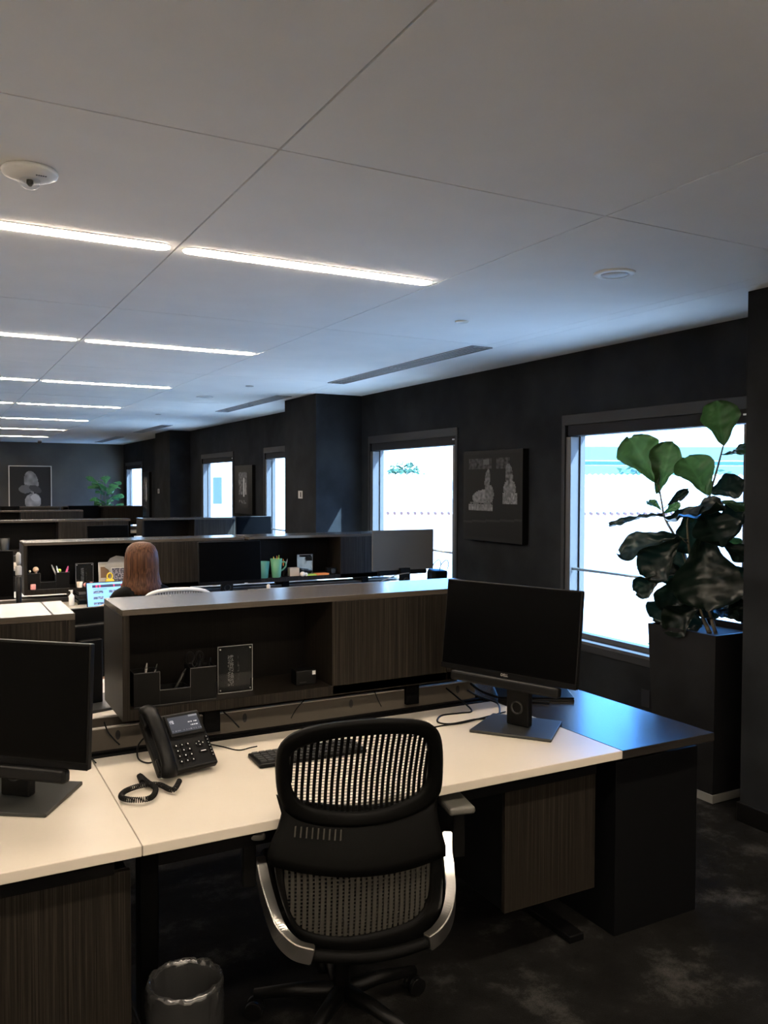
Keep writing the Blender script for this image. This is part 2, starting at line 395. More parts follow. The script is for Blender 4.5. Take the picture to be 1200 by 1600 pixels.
for (x, y, lab) in [(2.777, 4.188, 'flat sprinkler cap between the nearest strip and the first vent'), (2.766, 7.915, 'flat sprinkler cap left of the second air vent'), (2.768, 11.684, 'tiny sprinkler cap far down the ceiling')]:
    if t0 is None:
        t0 = tag(obj('sprinkler_cap', (lambda b: (lathe(b, [(.001, -.007), (.036, -.007), (.040, -.003), (.040, 0)], seg=30), b)[1])(B()), 'edge', None, (x, y, CZ)), lab, 'sprinkler', 'sprinkler caps on the ceiling')
    else:
        q = t0.copy(); COL.objects.link(q); q.location = (x, y, CZ); q['label'] = lab
for (y0, y1, lab) in [(4.87, 7.28, 'nearest long slotted air vent in the ceiling by the wall'), (8.6, 10.84, 'second slotted air vent in front of the middle column'), (13.72, 15.93, 'third slotted air vent far down the ceiling'), (17.6, 20.1, 'farthest slotted air vent near the end wall')]:
    t = thing('air_vent', lab, 'vent', (3.40, (y0+y1)/2, CZ), 0, 'slotted ceiling vents'); h = (y1-y0)/2
    bm = B(); box(bm, -.085, -h, -.002, .085, h, .004); obj('backing', bm, 'dark', t)
    bm = B()
    for x in (-.085, -.045, -.005, .035, .075): box(bm, x, -h, -.008, x+.012, h, -.0015)
    box(bm, -.085, -h, -.008, .087, -h+.012, -.0015); box(bm, -.085, h-.012, -.008, .087, h, -.0015); box(bm, -.085, -.006, -.008, .087, .006, -.0015)
    obj('louvres', bm, plain('vent_grey', (.33, .34, .36), .5), t)
t = thing('security_camera', 'tiny ceiling camera near the end wall above the last strip', 'camera', (2.104, 19.66, CZ))
obj('mount', rbox(-.04, -.04, -.04, .04, .04, 0, .006), 'white', t); bm = B(); ball(bm, (0, 0, -.06), .045); obj('dome', bm, 'base', t)

# ------------------------------------------------------------------ desks, spine and hutches
def desk(x0, x1, yf, label, z=.74, depth=.80, flip=False, ped=True, group='cream topped desks'):
    """front edge at yf; flip = front edge faces +y"""
    w = x1-x0; t = thing('desk', label, 'desk', ((x0+x1)/2, yf, 0), PI if flip else 0, group)
    obj('desktop', rbox(-w/2+.0008, 0, z-.030, w/2-.0008, depth, z, .0025), 'desk', t)
    bm = B(); box(bm, -w/2+.06, .07, z-.095, w/2-.06, .11, z-.031); box(bm, -w/2+.06, depth-.12, z-.09, w/2-.06, depth-.08, z-.031)
    obj('under_beam', bm, 'blk_matte', t)
    for s in (-1, 1):
        bm = B(); x = s*(w/2-.10)
        box(bm, x-.03, depth*.5-.03, 0.03, x+.03, depth*.5+.03, z-.031); box(bm, x-.035, .12, 0, x+.035, depth-.10, .03); box(bm, x-.03, .12, z-.06, x+.03, depth-.1, z-.031)
        obj('leg', bev(bm, .004, 1), 'blk_matte', t)
    return t
def pedestal(x, yf, label, flip=False, z0=.215, z1=.645):
    t = thing('drawer_pedestal', label, 'drawer unit', (x, yf, z0), PI if flip else 0, 'drawer units hung under the desks')
    obj('body', rbox(-.198, .02, 0, .198, .60, z1-z0, .002), 'black_panel', t)
    obj('drawer_front', rbox(-.205, 0, 0, .205, .019, z1-z0, .0015), 'wood', t)
    return t
def spine(x0, x1, yc, label, z=.74, slots=(), posts=()):
    t = thing('cable_spine', label, 'cable rail', ((x0+x1)/2, yc, 0), 0, 'cable rails between facing desks'); w = (x1-x0)/2; cx = (x0+x1)/2
    for s in (-1, 1):
        bm = B()
        for k, (a, dz) in enumerate([(.205, -.004), (.165, .0), (.125, .004)]): box(bm, -w, s*a-.011, z-.05+dz, w, s*a+.011, z-.012+dz)
        box(bm, -w, s*.10 - .01, z-.09, w, s*.20, z-.055) if s > 0 else box(bm, -w, -.20, z-.09, w, -.09, z-.055)
        obj('cable_rail', bm, 'blk_matte', t)
        bm = B(); box(bm, -w, s*.075-.010, z-.06, w, s*.075+.010, z+.062)
        pn = obj('side_panel', bev(bm, .002, 1), 'spine', t)
        bm = B(); box(bm, -w, s*.075-.0105, z+.0625, w, s*.075+.0105, z+.066); obj('edge_strip', bm, 'edge', pn)
        for xx in slots:
            bm = B(); y = s*.0855
            lathe(bm, [(.009, -.001), (.009, .001)], seg=16); 
            for v in bm.verts: v.co = Vector((xx-cx+v.co.x, y+v.co.z, z+.034+v.co.y*2.0))
            obj('cable_slot', bm, 'dark', pn)
    for k in range(3):
        x = -w+.3+k*(2*w-.6)/2
        bm = B(); box(bm, x-.03, -.05, 0, x+.03, .05, z-.06); obj('foot', bm, 'blk_matte', t)
    for xx in posts:
        obj('post', rbox(xx-cx-.032, -.06-.045, z+.0, xx-cx+.032, .105, z+.104, .002), 'blk_matte', t)
    return t
def hutch(x0, x1, yf, label, bay=.83, z0=.845, z1=1.25, d=.36, closed=False, group='dark wood desk hutches', door2=True):
    """storage box over the desk spine; the open bay is at the left, doors at the right (front faces -y)"""
    w = x1-x0; t = thing('desk_hutch', label, 'cabinet', (x0, yf, z0), 0, group); H = z1-z0; th = .026
    obj('top_panel', rbox(0, 0, H-.022, w, d, H, .0012), 'wood_top', t)
    bm = B(); box(bm, 0, .0015, 0, th, d, H-.0225); obj('side_panel', bm, 'wood', t)
    bm = B(); box(bm, w-th, .0015, 0, w, d, H-.0225); obj('side_panel', bm, 'wood', t)
    bm = B(); box(bm, th, .0015, 0, w-th, d, th+.012); obj('bottom_panel', bm, 'wood', t)
    yb = d*.82 if not closed else d-.02
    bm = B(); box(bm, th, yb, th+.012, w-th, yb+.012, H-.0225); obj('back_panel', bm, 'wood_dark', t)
    if closed:
        n = 2; a = th
        for k in range(n):
            b_ = th+(w-2*th)*(k+1)/n
            obj('door', rbox(a+.001, .001, .003, b_-.001, .02, H-.024, .0008), 'wood', t); a = b_
        obj('edge_strip', rbox(w-.075, .001, H, w-.071, d-.002, H+.0012, .0002), 'wood_dark', t)
    else:
        bm = B(); box(bm, bay, .004, th+.012, bay+.02, yb, H-.0225); obj('divider', bm, 'wood', t)
        e1 = bay+.02; e2 = min(e1+.53, w-th) if door2 else w-th
        obj('door', rbox(e1-.018, .0015, .003, e2-.001, .02, H-.024, .0008), 'wood', t)
        if door2 and w-th-e2 > .03: obj('door', rbox(e2+.001, .0015, .003, w-.001, .02, H-.024, .0008), 'wood', t)
    return t
# row 1
desk(.485, 2.20, 2.25, 'cream desk in the foreground right with the desk phone on it')
desk(-1.23, .485, 2.25, 'cream desk at the lower left edge under the left monitor')
desk(.485, 2.20, 4.29, 'cream desk behind the nearest hutch, barely seen past its left end', flip=True)
desk(-1.23, .485, 4.29, 'cream desk hidden behind the closed left hutch', flip=True)
pedestal(1.94, 2.33, 'dark wood drawer unit hanging under the desk right of the mesh chair')
pedestal(.265, 2.33, 'dark wood drawer unit hanging at the lower left corner')
spine(-1.23, 2.198, 3.27, 'taupe cable rail under the nearest hutch with black channels', slots=(1.09, 1.56, .60, 2.1, .02), posts=(.952, 1.853, -.6, .2))
hutch(.60, 2.24, 3.09, 'nearest dark wood hutch with an open bay holding a pen tray')
hutch(-1.2, .44, 3.09, 'closed wood fronted hutch at the left edge with a pale top', closed=True)
t = thing('side_table', 'dark laminate end table joined to the right end of the cream desk', 'table', (2.44, 3.27, 0))
obj('table_top', rbox(-.2395, -1.02, .708, .2395, 1.02, .74, .002), 'return', t)
obj('cabinet', rbox(-.19, -.935, 0, .245, .935, .665, .002), 'black_panel', t)
obj('support', rbox(-.15, -.80, .6655, .20, .80, .7075, .002), 'blk_matte', t)
# row 2
Z2 = .785
desk(.50, 2.36, 6.13, 'cream desk with the open laptop where the woman sits', z=Z2)
desk(-1.2, .50, 6.13, 'cream desk of the second row at the left edge', z=.74)
desk(2.40, 4.05, 6.13, 'second row desk at the window in front of the mugs', z=.80)
desk(.50, 2.36, 8.17, 'desk hidden behind the second row hutch', flip=True)
desk(2.40, 4.05, 8.17, 'desk at the window behind the second row hutch', flip=True)
spine(-1.2, 4.05, 7.15, 'cable rail of the second desk row', posts=(1.0, 1.9, 2.8, 3.6))
hutch(.625, 2.39, 6.98, 'second row hutch in front of the woman with figurines in its bay', bay=.82)
hutch(2.43, 3.98, 6.98, 'second row hutch by the window with green mugs in its bay', bay=.88)
# row 3
desk(.5, 2.36, 10.45, 'desk of the third row left of the gap', z=.74); desk(2.42, 4.05, 10.45, 'desk of the third row near the window', z=.74)
spine(.5, 4.05, 11.48, 'cable rail of the third desk row', posts=(1.0, 1.9, 2.8, 3.6))
hutch(.60, 2.31, 11.3, 'third row hutch with an open left bay, left of the gap', bay=.82)
hutch(2.46, 4.02, 11.3, 'third row hutch right of the gap below the far windows', bay=.70)
hutch(-1.2, .52, 11.3, 'third row hutch left of the picture edge', bay=.82)
# rows 4 and 5
desk(.5, 2.36, 14.65, 'desk of the fourth row'); spine(.5, 2.36, 15.68, 'cable rail of the fourth desk row', posts=(1.0, 1.9))
hutch(.60, 2.36, 15.5, 'fourth row hutch with a wood door, left of the centre gap', bay=.75, door2=False)
desk(.5, 2.3, 17.55, 'desk of the last row at the left'); desk(2.40, 4.0, 17.55, 'desk of the last row near the far window')
spine(.5, 4.0, 18.58, 'cable rail of the last desk row', posts=(1.0, 1.9, 2.8, 3.6))
hutch(2.40, 4.02, 18.4, 'last row hutch with a wood door below the far leafy plant', bay=.80, door2=False)
hutch(.60, 2.34, 18.4, 'last row hutch below the framed picture on the end wall', bay=.80, door2=False)

# ------------------------------------------------------------------ monitors
def monitor(label, c, ang, zc, w=.585, h=.35, base=True, lit=False, back='blk', tilt=-.06, zb=.74, bang=0, bar_=False, logo=True, group='black desk monitors'):
    """c = foot of the stand; the screen faces local -y"""
    t = thing('monitor', label, 'monitor', (c[0], c[1], zb), ang, group); z = zc-zb
    rm = T(0, -.075, z) @ R(tilt, 'X')
    bm = rbox(-w/2, -.008, -h/2, w/2, .012, h/2, .003); rot_verts(bm.verts, rm); obj('housing', bm, back, t)
    if back != 'silver':
      bm = rbox(-w*.36, .0125, -h*.40, w*.36, .05, h*.30, .012, 3); rot_verts(bm.verts, rm); obj('rear_cover', bm, back, t)
    bm = B(); box(bm, -w/2+.006, -.0095, -h/2+.022, w/2-.006, -.0083, h/2-.006); rot_verts(bm.verts, rm); obj('screen', bm, 'screen', t)
    bm = B(); box(bm, -w/2, -.010, -h/2, w/2, -.0082, -h/2+.019); rot_verts(bm.verts, rm); obj('chin_bezel', bm, 'blk_matte', t)
    if logo: text('logo', 'DELL', .015, 'edge', t, rm @ T(0, -.0108, -h/2+.0095) @ R(PI/2, 'X'))
    bm = B()
    lathe(bm, [(.022, -.001), (.022, .001)], seg=18)
    obj('neck', rbox(-.05, -.012, .012, .05, .022, z+.03, .006, 3) if back != 'silver' else rbox(-.05, -.06, .012, .05, -.03, z-h/2+.02, .006, 3), 'blk', t)
    bm2 = B()
    ringpts = [(.024*math.cos(2*PI*k/20), -.014, .085+.024*math.sin(2*PI*k/20)) for k in range(20)]
    tube(bm2, ringpts, .004, seg=6, closed=True); obj('cable_hole', bm2, 'base', t); bm.free()
    if base:
        bm = B(); prism(bm, [(-.160, -.135), (.160, -.135), (.145, .135), (-.145, .135)], 0, .012); bev(bm, .003, 2); obj('stand_base', bm, 'base', t, None, (0, 0, bang))
    if bar_:
        bm = rbox(-w*.40, -.030, -h/2-.040, w*.40, .004, -h/2-.001, .010, 3); rot_verts(bm.verts, rm); obj('soundbar', bm, 'blk', t)
    return t
monitor('large black monitor turned left at the right end of the near desk', (2.039, 2.655), -1.209, 1.137, w=.61, h=.36, tilt=-.12, bang=.30, bar_=True)
monitor('large black monitor cut by the left edge on the near desk', (.222, 2.768), -.735, 1.062, w=.61, h=.36, bang=.15, bar_=True)
monitor('monitor seen as a black strip between the two near hutches', (.60, 3.80), PI+.25, 1.0, w=.5, h=.32, logo=False)
monitor('black monitor right of the woman in the second row', (2.105, 6.58), .02, 1.08, w=.52, h=.34, zb=Z2, logo=False)
monitor('black monitor at the left edge in the second row', (.235, 6.45), .0, 1.07, w=.54, h=.34, logo=False)
monitor('grey backed monitor in front of the middle window', (3.58, 6.22), PI, 1.145, w=.60, h=.345, back='silver', zb=.80, tilt=0, bar_=True, logo=False)
monitor('pale rimmed monitor in the third row left of the gap', (1.955, 11.0), .0, 1.03, w=.50, h=.32, logo=False)
monitor('black monitor in the third row in front of the narrow window', (3.82, 10.85), .0, 1.13, w=.50, h=.30, logo=False)
monitor('low black monitor in the last row below the end wall', (2.75, 18.1), .0, 1.1, w=.60, h=.34, logo=False)
monitor('low black monitor in the last row at the left edge', (1.25, 18.1), .0, 1.1, w=.60, h=.34, logo=False)

# ------------------------------------------------------------------ desk things, row 1
def tray(x, y, z, label, w=.31, s=1):
    t = thing('desk_organizer', label, 'desk organizer', (x, y, z), 0, 'black pen trays in the hutch bays')
    bm = B(); a = w/2; th = .004
    def cup(x0, x1, h): 
        box(bm, x0, -.045, 0, x1, -.041, h); box(bm, x0, .041, 0, x1, .045, h); box(bm, x0, -.041, 0, x0+th, .041, h); box(bm, x1-th, -.041, 0, x1, .041, h); box(bm, x0+th, -.041, 0, x1-th, .041, th)
    cup(-a, -a+.095, .125); cup(-a+.0955, a-.1005, .055); cup(a-.10, a, .125)
    obj('tray_body', bm, 'blk', t)
    bm = B()
    for x0, x1, h in ((-a, -a+.095, .125), (-a+.0955, a-.1005, .055), (a-.10, a, .125)):
        box(bm, x0, -.0462, h-.0012, x1, -.0405, h+.0008)
    box(bm, -a+.0945, -.0462, .055, -a+.0962, -.0452, .125); box(bm, a-.1012, -.0462, .055, a-.0998, -.0452, .125); box(bm, -a, -.0462, 0, a, -.0452, .0015)
    obj('rim', bm, plain('tray_rim', (.09, .09, .09), .3), t)
    return t
ZS = .845+.038
tray(.80, 3.165, ZS, 'black stepped pen tray in the nearest hutch bay')
def pen(name, label, cat, p, q, r, mat, group):
    bm = B(); p, q = Vector(p), Vector(q); d = (q-p)
    cyl(bm, p, p+d*.86, r, seg=10); cyl(bm, p+d*.86, q, r, r*.35, seg=10)
    return tag(obj(name, bm, mat), label, cat, group)
gp = 'pens in the nearest pen tray'
pen('pen', 'dark pen with a pale tip in the left cup of the near tray', 'pen', (.685, 3.165, ZS+.01), (.700, 3.15, ZS+.155), .0045, 'grayplate', gp)
pen('pen', 'slanted grey pen leaning in the near tray left cup', 'pen', (.705, 3.17, ZS+.01), (.735, 3.14, ZS+.15), .004, 'base', gp)
pen('pen', 'black pen slanting across the low middle of the near tray', 'pen', (.79, 3.165, ZS+.01), (.845, 3.15, ZS+.12), .0045, 'base', gp)
pen('pen', 'black marker standing in the right cup of the near tray', 'pen', (.90, 3.165, ZS+.01), (.905, 3.17, ZS+.165), .006, 'blk', gp)
pen('pen', 'thin pen leaning right in the right cup of the near tray', 'pen', (.915, 3.165, ZS+.01), (.945, 3.16, ZS+.15), .004, 'blk', gp)
# scissors in the right cup
t = thing('scissors', 'black handled scissors standing in the right cup of the near tray', 'scissors', (.885, 3.17, ZS+.01))
bm = B(); box(bm, -.006, -.001, 0, .006, .001, .11); obj('blade', bm, 'steel', t)
for s in (-1, 1):
    bm = B(); tube(bm, [(s*.018+.015*math.cos(a), 0, .145+.022*math.sin(a)) for a in [2*PI*k/16 for k in range(16)]], .0035, seg=6, closed=True)
    tube(bm, [(0, 0, .10), (s*.012, 0, .125)], .0035, seg=6); obj('handle', bm, 'blk', t)
def acrylic(x, y, z, w, h, label, rz=0):
    t = thing('acrylic_sign', label, 'sign holder', (x, y, z), rz, 'clear acrylic plaques in the hutch bays')
    bm = rbox(-w/2, -.005, 0, w/2, .005, h, .001); obj('plate', bm, 'acrylic', t)
    bm = B()
    for a, b, c, d_ in ((-w/2, 0, -w/2+.0018, h), (w/2-.0018, 0, w/2, h), (-w/2, h-.0018, w/2, h), (-w/2, 0, w/2, .0018)): box(bm, a, -.006, b, c, -.0052, d_)
    obj('edge', bm, plain('acrylic_edge', (.32, .32, .31), .2), t)
    bm = B()
    for sx in (-1, 1):
        for zz in (.012, h-.012): cyl(bm, (sx*(w/2-.010), -.008, zz), (sx*(w/2-.010), -.005, zz), .0028, seg=10)
    obj('screws', bm, 'steel', t)
    def fn(u, v):
        a = .012
        if .30 < u < .48 and .12 < v < .80:
            if noise.noise(Vector((u*50, v*70, 3))) > -.05: a = .13
        if .60 < u < .66 and .15 < v < .78: 
            if noise.noise(Vector((u*80, v*110, 9))) > .1: a = .06
        return (a, a, a*1.02)
    picture('engraved_sheet', w*.94, h*.96, fn, 'print', t, T(0, .0062, h/2), 40, 60)
    return t
acrylic(1.05, 3.185, ZS-.008+.008, .142, .185, 'clear acrylic plaque standing in the nearest hutch bay')
t = thing('card_reader', 'small black box with a white sticker in the nearest hutch bay', 'device', (1.345, 3.19, ZS))
obj('body', rbox(-.045, -.03, 0, .045, .03, .06, .004), 'blk', t)
obj('sticker', rbox(.026, -.0312, .040, .040, -.0302, .056, .0002), 'white', t)
obj('slot', rbox(-.03, -.0312, .010, .0, -.0302, .014, .0002), 'base', t)

# desk phone
t = thing('desk_phone', 'black desk phone with handset and coiled cord on the near desk', 'telephone', (.730, 2.765, .74), math.radians(10))
tl = math.radians(43)
rm = T(0, -.055, .029) @ R(tl, "X")
W_, D_ = .185, .215
bm = B()
# wedge shaped body: tilted face plate with rear block
prism(bm, [(-.105, -.0), (-.105, D_), (.105, D_), (.105, 0)], -.028, 0); bev(bm, .007, 3); rot_verts(bm.verts, rm); obj('body', bm, 'blk', t)
bm = B(); box(bm, -.07, .02, .0, .07, .055, .13); bev(bm, .008, 2); rot_verts(bm.verts, T(0, .02, .016) @ R(-.25, "X")); obj("foot_stand", bm, 'blk', t)
bm = B(); box(bm, -.028, .120, .001, .098, .205, .008); bev(bm, .003, 2); rot_verts(bm.verts, rm); obj('display_bezel', bm, 'blk', t)
def lcd(u, v):
    c = (.018, .022, .033)
    if v > .88 and u > .7: c = (.1, .11, .13)
    for vv in (.78, .70, .62):
        if abs(v-vv) < .022 and .04 < u < .17 and noise.noise(Vector((u*90, vv*50, 0))) > -.2: c = (.30, .32, .36)
    if abs(v-.56) < .03 and .62 < u < .92 and noise.noise(Vector((u*60, 7, 0))) > -.1: c = (.35, .37, .40)
    if abs(v-.36) < .03 and .68 < u < .95 and noise.noise(Vector((u*60, 17, 0))) > -.1: c = (.35, .37, .40)
    if abs(v-.12) < .02 and noise.noise(Vector((u*30, 27, 0))) > .1: c = (.12, .13, .15)
    return c
picture('display', .108, .062, lcd, 'lcd', t, rm @ T(.034, .163, .0085) @ R(-PI/2, 'X'), 54, 34)
# keys: 3 x 4 keypad, navigation and side keys
kb = B(); ch = B()
def key(x, y, w=.013, h=.009):
    vs = box(kb, x-w/2, y-h/2, .0005, x+w/2, y+h/2, .004)
def mark(x, y, w=.003, h=.004): box(ch, x-w/2, y-h/2, .0041, x+w/2, y+h/2, .0046)
for i in range(3):
    for j in range(4): key(-.020+i*.021, .028+j*.020); mark(-.020+i*.021, .028+j*.020)
for k in range(7): key(.094, .030+k*.012, .010, .006); mark(.094, .030+k*.012, .0022, .0022)
for (a, b) in ((.062, .088), (.050, .082), (.074, .082), (.062, .076)): mark(a, b, .002, .003)
key(.062, .082, .024, .018); key(.066, .052, .03, .006); mark(.066, .052, .018, .0016)
rot_verts(kb.verts, rm); rot_verts(ch.verts, rm)
obj('keypad', kb, 'blk_matte', t); obj('key_marks', ch, 'white', t)
bm = B()
hp = [(-.080, -.015, .010), (-.080, .005, .030), (-.080, .06, .044), (-.080, .11, .046), (-.080, .17, .044), (-.080, .215, .034), (-.080, .235, .014)]
pth = smooth_path(hp, 5)
tube(bm, pth, [.028 if (i < 6 or i > len(pth)-8) else .024 for i in range(len(pth))], seg=14, rb=.018); rot_verts(bm.verts, rm)
hs = obj('handset', bm, 'blk', t)
bm = B(); box(bm, -.108, .0, -.002, -.052, .05, .02); bev(bm, .006, 2); rot_verts(bm.verts, rm); obj('handset_cradle', bm, 'blk', t)
bm = B(); box(bm, -.108, .17, -.002, -.052, .225, .02); bev(bm, .006, 2); rot_verts(bm.verts, rm); obj('handset_cradle', bm, 'blk', t)
# coiled cord, lying on the desk (world coordinates turned into the phone's own)
inv = (Matrix.Translation(t.location) @ R(t.rotation_euler.z, 'Z')).inverted()
def onDesk(px, py, z=.755): return at(px, py, z=z)
pp = [onDesk(*p) for p in [(222, 1222), (218, 1212), (230, 1222), (243, 1232), (236, 1246), (212, 1250), (190, 1246), (196, 1236), (222, 1227), (248, 1226), (270, 1234), (281, 1224)]]
pp[-1].z = .765
sp = smooth_path(pp, 40); bm = B(); hx = []
acc = 0; nloop = 0
for i in range(len(sp)):
    if i: acc += (sp[i]-sp[i-1]).length
    d = (sp[min(i+1, len(sp)-1)]-sp[max(i-1, 0)]).normalized(); s_ = d.cross(Vector((0, 0, 1))).normalized(); u_ = s_.cross(d)
    hx.append((acc, sp[i], s_, u_))
coil = []; total = acc; N = int(total/.0062)*10; j = 0
for k in range(N):
    a = total*k/N
    while j < len(hx)-2 and hx[j+1][0] < a: j += 1
    f = (a-hx[j][0])/max(1e-6, hx[j+1][0]-hx[j][0]); p = hx[j][1].lerp(hx[j+1][1], f); th = 2*PI*k/10
    coil.append(inv @ (p + hx[j][2]*.0075*math.cos(th) + hx[j][3]*.0075*math.sin(th)))
tube(bm, coil, .0018, seg=4); obj('coiled_cord', bm, 'blk', t)
bm = B(); tube(bm, [inv @ v for v in smooth_path([at(228, 1150, z=.80), at(216, 1165, z=.77), at(216, 1185, z=.746), at(232, 1192, z=.745), at(250, 1186, z=.75)], 8)], .003, seg=6); obj('line_cord', bm, 'blk', t)

# keyboard
t = thing('keyboard', 'slim black keyboard half behind the mesh chair on the near desk', 'keyboard', (1.17, 2.735, .74), math.radians(-2))
bm = B(); box(bm, -.20, -.068, .002, .20, .068, .016); bev(bm, .004, 2); obj('case', bm, 'blk', t)
bm = B()
for r_ in range(5):
    n = 15
    for c_ in range(n):
        x = -.190+c_*.0255; box(bm, x, -.056+r_*.0235, .0165, x+.021, -.056+r_*.0235+.019, .0215)
obj('keys', bm, plain('keyboard_keys', (.022, .022, .022), .4), t)

def cable(label, pts, r=.003, group='black cables on the near desk', mat='blk'):
    bm = B(); tube(bm, smooth_path(pts, 8), r, seg=8); return tag(obj('cable', bm, mat), label, 'cable', group)
cable('black keyboard cable running left behind the desk phone', [at(316, 1161, z=.743), at(345, 1166, z=.743), at(372, 1172, z=.743), at(392, 1168, z=.746), at(402, 1166, z=.75)], .0024)
cable('black looping cable left of the right monitor stand', [at(688, 1068, z=.80), at(715, 1090, z=.76), at(737, 1110, z=.744), at(720, 1114, z=.743), at(690, 1118, z=.743), at(684, 1128, z=.743), at(705, 1131, z=.743), at(742, 1124, z=.744), at(776, 1120, z=.744), at(778, 1100, z=.752), at(752, 1090, z=.76), at(730, 1078, z=.79)], .0036)
cable('thin cable crossing in front of the right monitor stand', [at(640, 1152, z=.743), at(680, 1136, z=.743), at(720, 1130, z=.7445), at(752, 1122, z=.746), at(790, 1112, z=.745)], .003)
cable('thick black cable bundle behind the right monitor', [at(735, 1068, z=.80), at(756, 1082, z=.77), at(790, 1092, z=.75), at(830, 1096, z=.748), at(858, 1098, z=.746)], .006)
cable('cable hanging over the rail below the hutch door', [at(583, 1075, y=3.165), at(590, 1092, y=3.14), at(596, 1104, y=3.125)], .0022)
cable('cable sloping over the rail left of the first rail slot', [at(349, 1112, y=3.17), at(362, 1124, y=3.14), at(374, 1137, y=3.12)], .003)
cable('thin cable sloping over the rail between the two rail slots', [at(477, 1092, y=3.17), at(463, 1108, y=3.15), at(455, 1122, y=3.12)], .002)
cable('cable sloping over the rail between the two near hutches', [at(163, 1128, y=3.2), at(168, 1142, y=3.17), at(178, 1155, y=3.14), at(187, 1164, y=3.12)], .003)
cable('short cable end on the left desk beside the seam', [at(143, 1184, z=.743), at(150, 1192, z=.743)], .002)
t = thing('laptop', 'closed black laptop lying behind the right monitor', 'laptop', (2.42, 3.05, .74), math.radians(-30))
obj('lid', rbox(-.17, -.115, .011, .17, .115, .019, .003), 'screen', t); obj('body', rbox(-.17, -.115, 0, .17, .115, .0105, .003), 'blk', t)
# waste bin
t = thing('waste_bin', 'round black waste bin with a crumpled liner under the near desk', 'bin', (.62, 2.335, 0))
bm = B(); lathe(bm, [(.075, 0), (.085, .005), (.098, .27), (.101, .285), (.098, .285), (.094, .27), (.082, .012), (.001, .010)], seg=40, cap=False); obj('bin_body', bm, 'blk', t)
bm = B()
def crump(i, a): return 1 + .05*noise.noise(Vector((3*math.cos(a), 3*math.sin(a), i*.7))) + (.06*noise.noise(Vector((9*math.cos(a), 9*math.sin(a), i*1.1)))) + .03*noise.noise(Vector((22*math.cos(a), 22*math.sin(a), i*.5)))
lathe(bm, [(.104, .10), (.103, .15), (.106, .18), (.107, .21), (.107, .24), (.108, .265), (.108, .285), (.105, .299), (.099, .300), (.093, .285), (.087, .25), (.082, .20), (.07, .14), (.03, .11), (.004, .105)], seg=84, cap=False, fn=crump)
for v in bm.verts:
    k = noise.noise(v.co*38); v.co.z += .006*k
obj('bin_liner', bm, 'bag', t)

# ------------------------------------------------------------------ the mesh chair in the foreground
CH_O = Vector((1.13, 2.37, 0)); CH_R = math.radians(-13)
chair = thing('office_chair', 'black mesh backed office chair with polished metal arms at the near desk', 'chair', CH_O, CH_R)
CINV = (Matrix.Translation(CH_O) @ R(CH_R, 'Z')).inverted()
PRF = [(.35, -.215), (.45, -.235), (.55, -.245), (.68, -.235), (.76, -.225), (.85, -.245), (.95, -.285), (1.02, -.32), (1.12, -.37)]
def prof(z):
    if z <= PRF[0][0]: return PRF[0][1]
    for (a, ya), (b, yb) in zip(PRF, PRF[1:]):
        if z <= b: return ya+(yb-ya)*(z-a)/(b-a)
    return PRF[-1][1]
def surf(u, z, off=0): return Vector((u, prof(z)+.55*u*u+off, z))
def cpx(px, py, yl=None):
    """pixel on the chair back surface -> local (u, z)"""
    o = CINV @ Vector((0, 0, CAMZ)); d = CINV.to_3x3() @ ray(px, py); y = -.25; p = None
    for _ in range(12):
        t_ = (y-o.y)/d.y; p = o+d*t_
        if yl is not None: return p if abs(y-yl) < 1e-9 else o+d*((yl-o.y)/d.y)
        y = prof(p.z)+.55*p.x*p.x
    return p
def loop_uz(pts): return [(lambda p: (p.x, p.z))(cpx(*q)) for q in pts]
def sm2(pts, n=6): return [(p.x, p.z) for p in [Vector((v.x, 0, v.y)) for v in smooth_path([Vector((a, b, 0)) for a, b in pts], n, closed=True)]]
def resample(loop, c, N):
    out = []
    L = len(loop)
    for k in range(N):
        a = 2*PI*k/N; dx, dz = math.cos(a), math.sin(a); best = None
        for i in range(L):
            x1, z1 = loop[i][0]-c[0], loop[i][1]-c[1]; x2, z2 = loop[(i+1) % L][0]-c[0], loop[(i+1) % L][1]-c[1]
            den = dx*(z2-z1)-dz*(x2-x1)
            if abs(den) < 1e-12: continue
            s = (x1*(z2-z1)-z1*(x2-x1))/den; q = (x1*dz-z1*dx)/den
            if s > 0 and -1e-6 <= q <= 1+1e-6 and (best is None or s > best): best = s
        out.append((c[0]+dx*best, c[1]+dz*best))
    return out
def ring(bm, outer, inner, c, th0, th1, N=96, rise=.006):
    A = resample(outer, c, N); I = resample(inner, c, N); rows = []
    for f, off in ((0, th1), (0, th0), (.25, th0-rise), (.75, th0-rise), (1, th0), (1, th1)):
        rows.append([bm.verts.new(surf(a[0]+(i[0]-a[0])*f, a[1]+(i[1]-a[1])*f, off)) for a, i in zip(A, I)])
    for r_ in range(6):
        a, b = rows[r_], rows[(r_+1) % 6]
        for k in range(N): bm.faces.new((a[k], a[(k+1) % N], b[(k+1) % N], b[k])).smooth = True
def poly_range(loop, val, ax):
    xs_ = []
    L = len(loop)
    for i in range(L):
        a, b = loop[i], loop[(i+1) % L]
        if (a[ax]-val)*(b[ax]-val) < 0:
            f = (val-a[ax])/(b[ax]-a[ax]); xs_.append(a[1-ax]+(b[1-ax]-a[1-ax])*f)
    return (min(xs_), max(xs_)) if len(xs_) > 1 else None
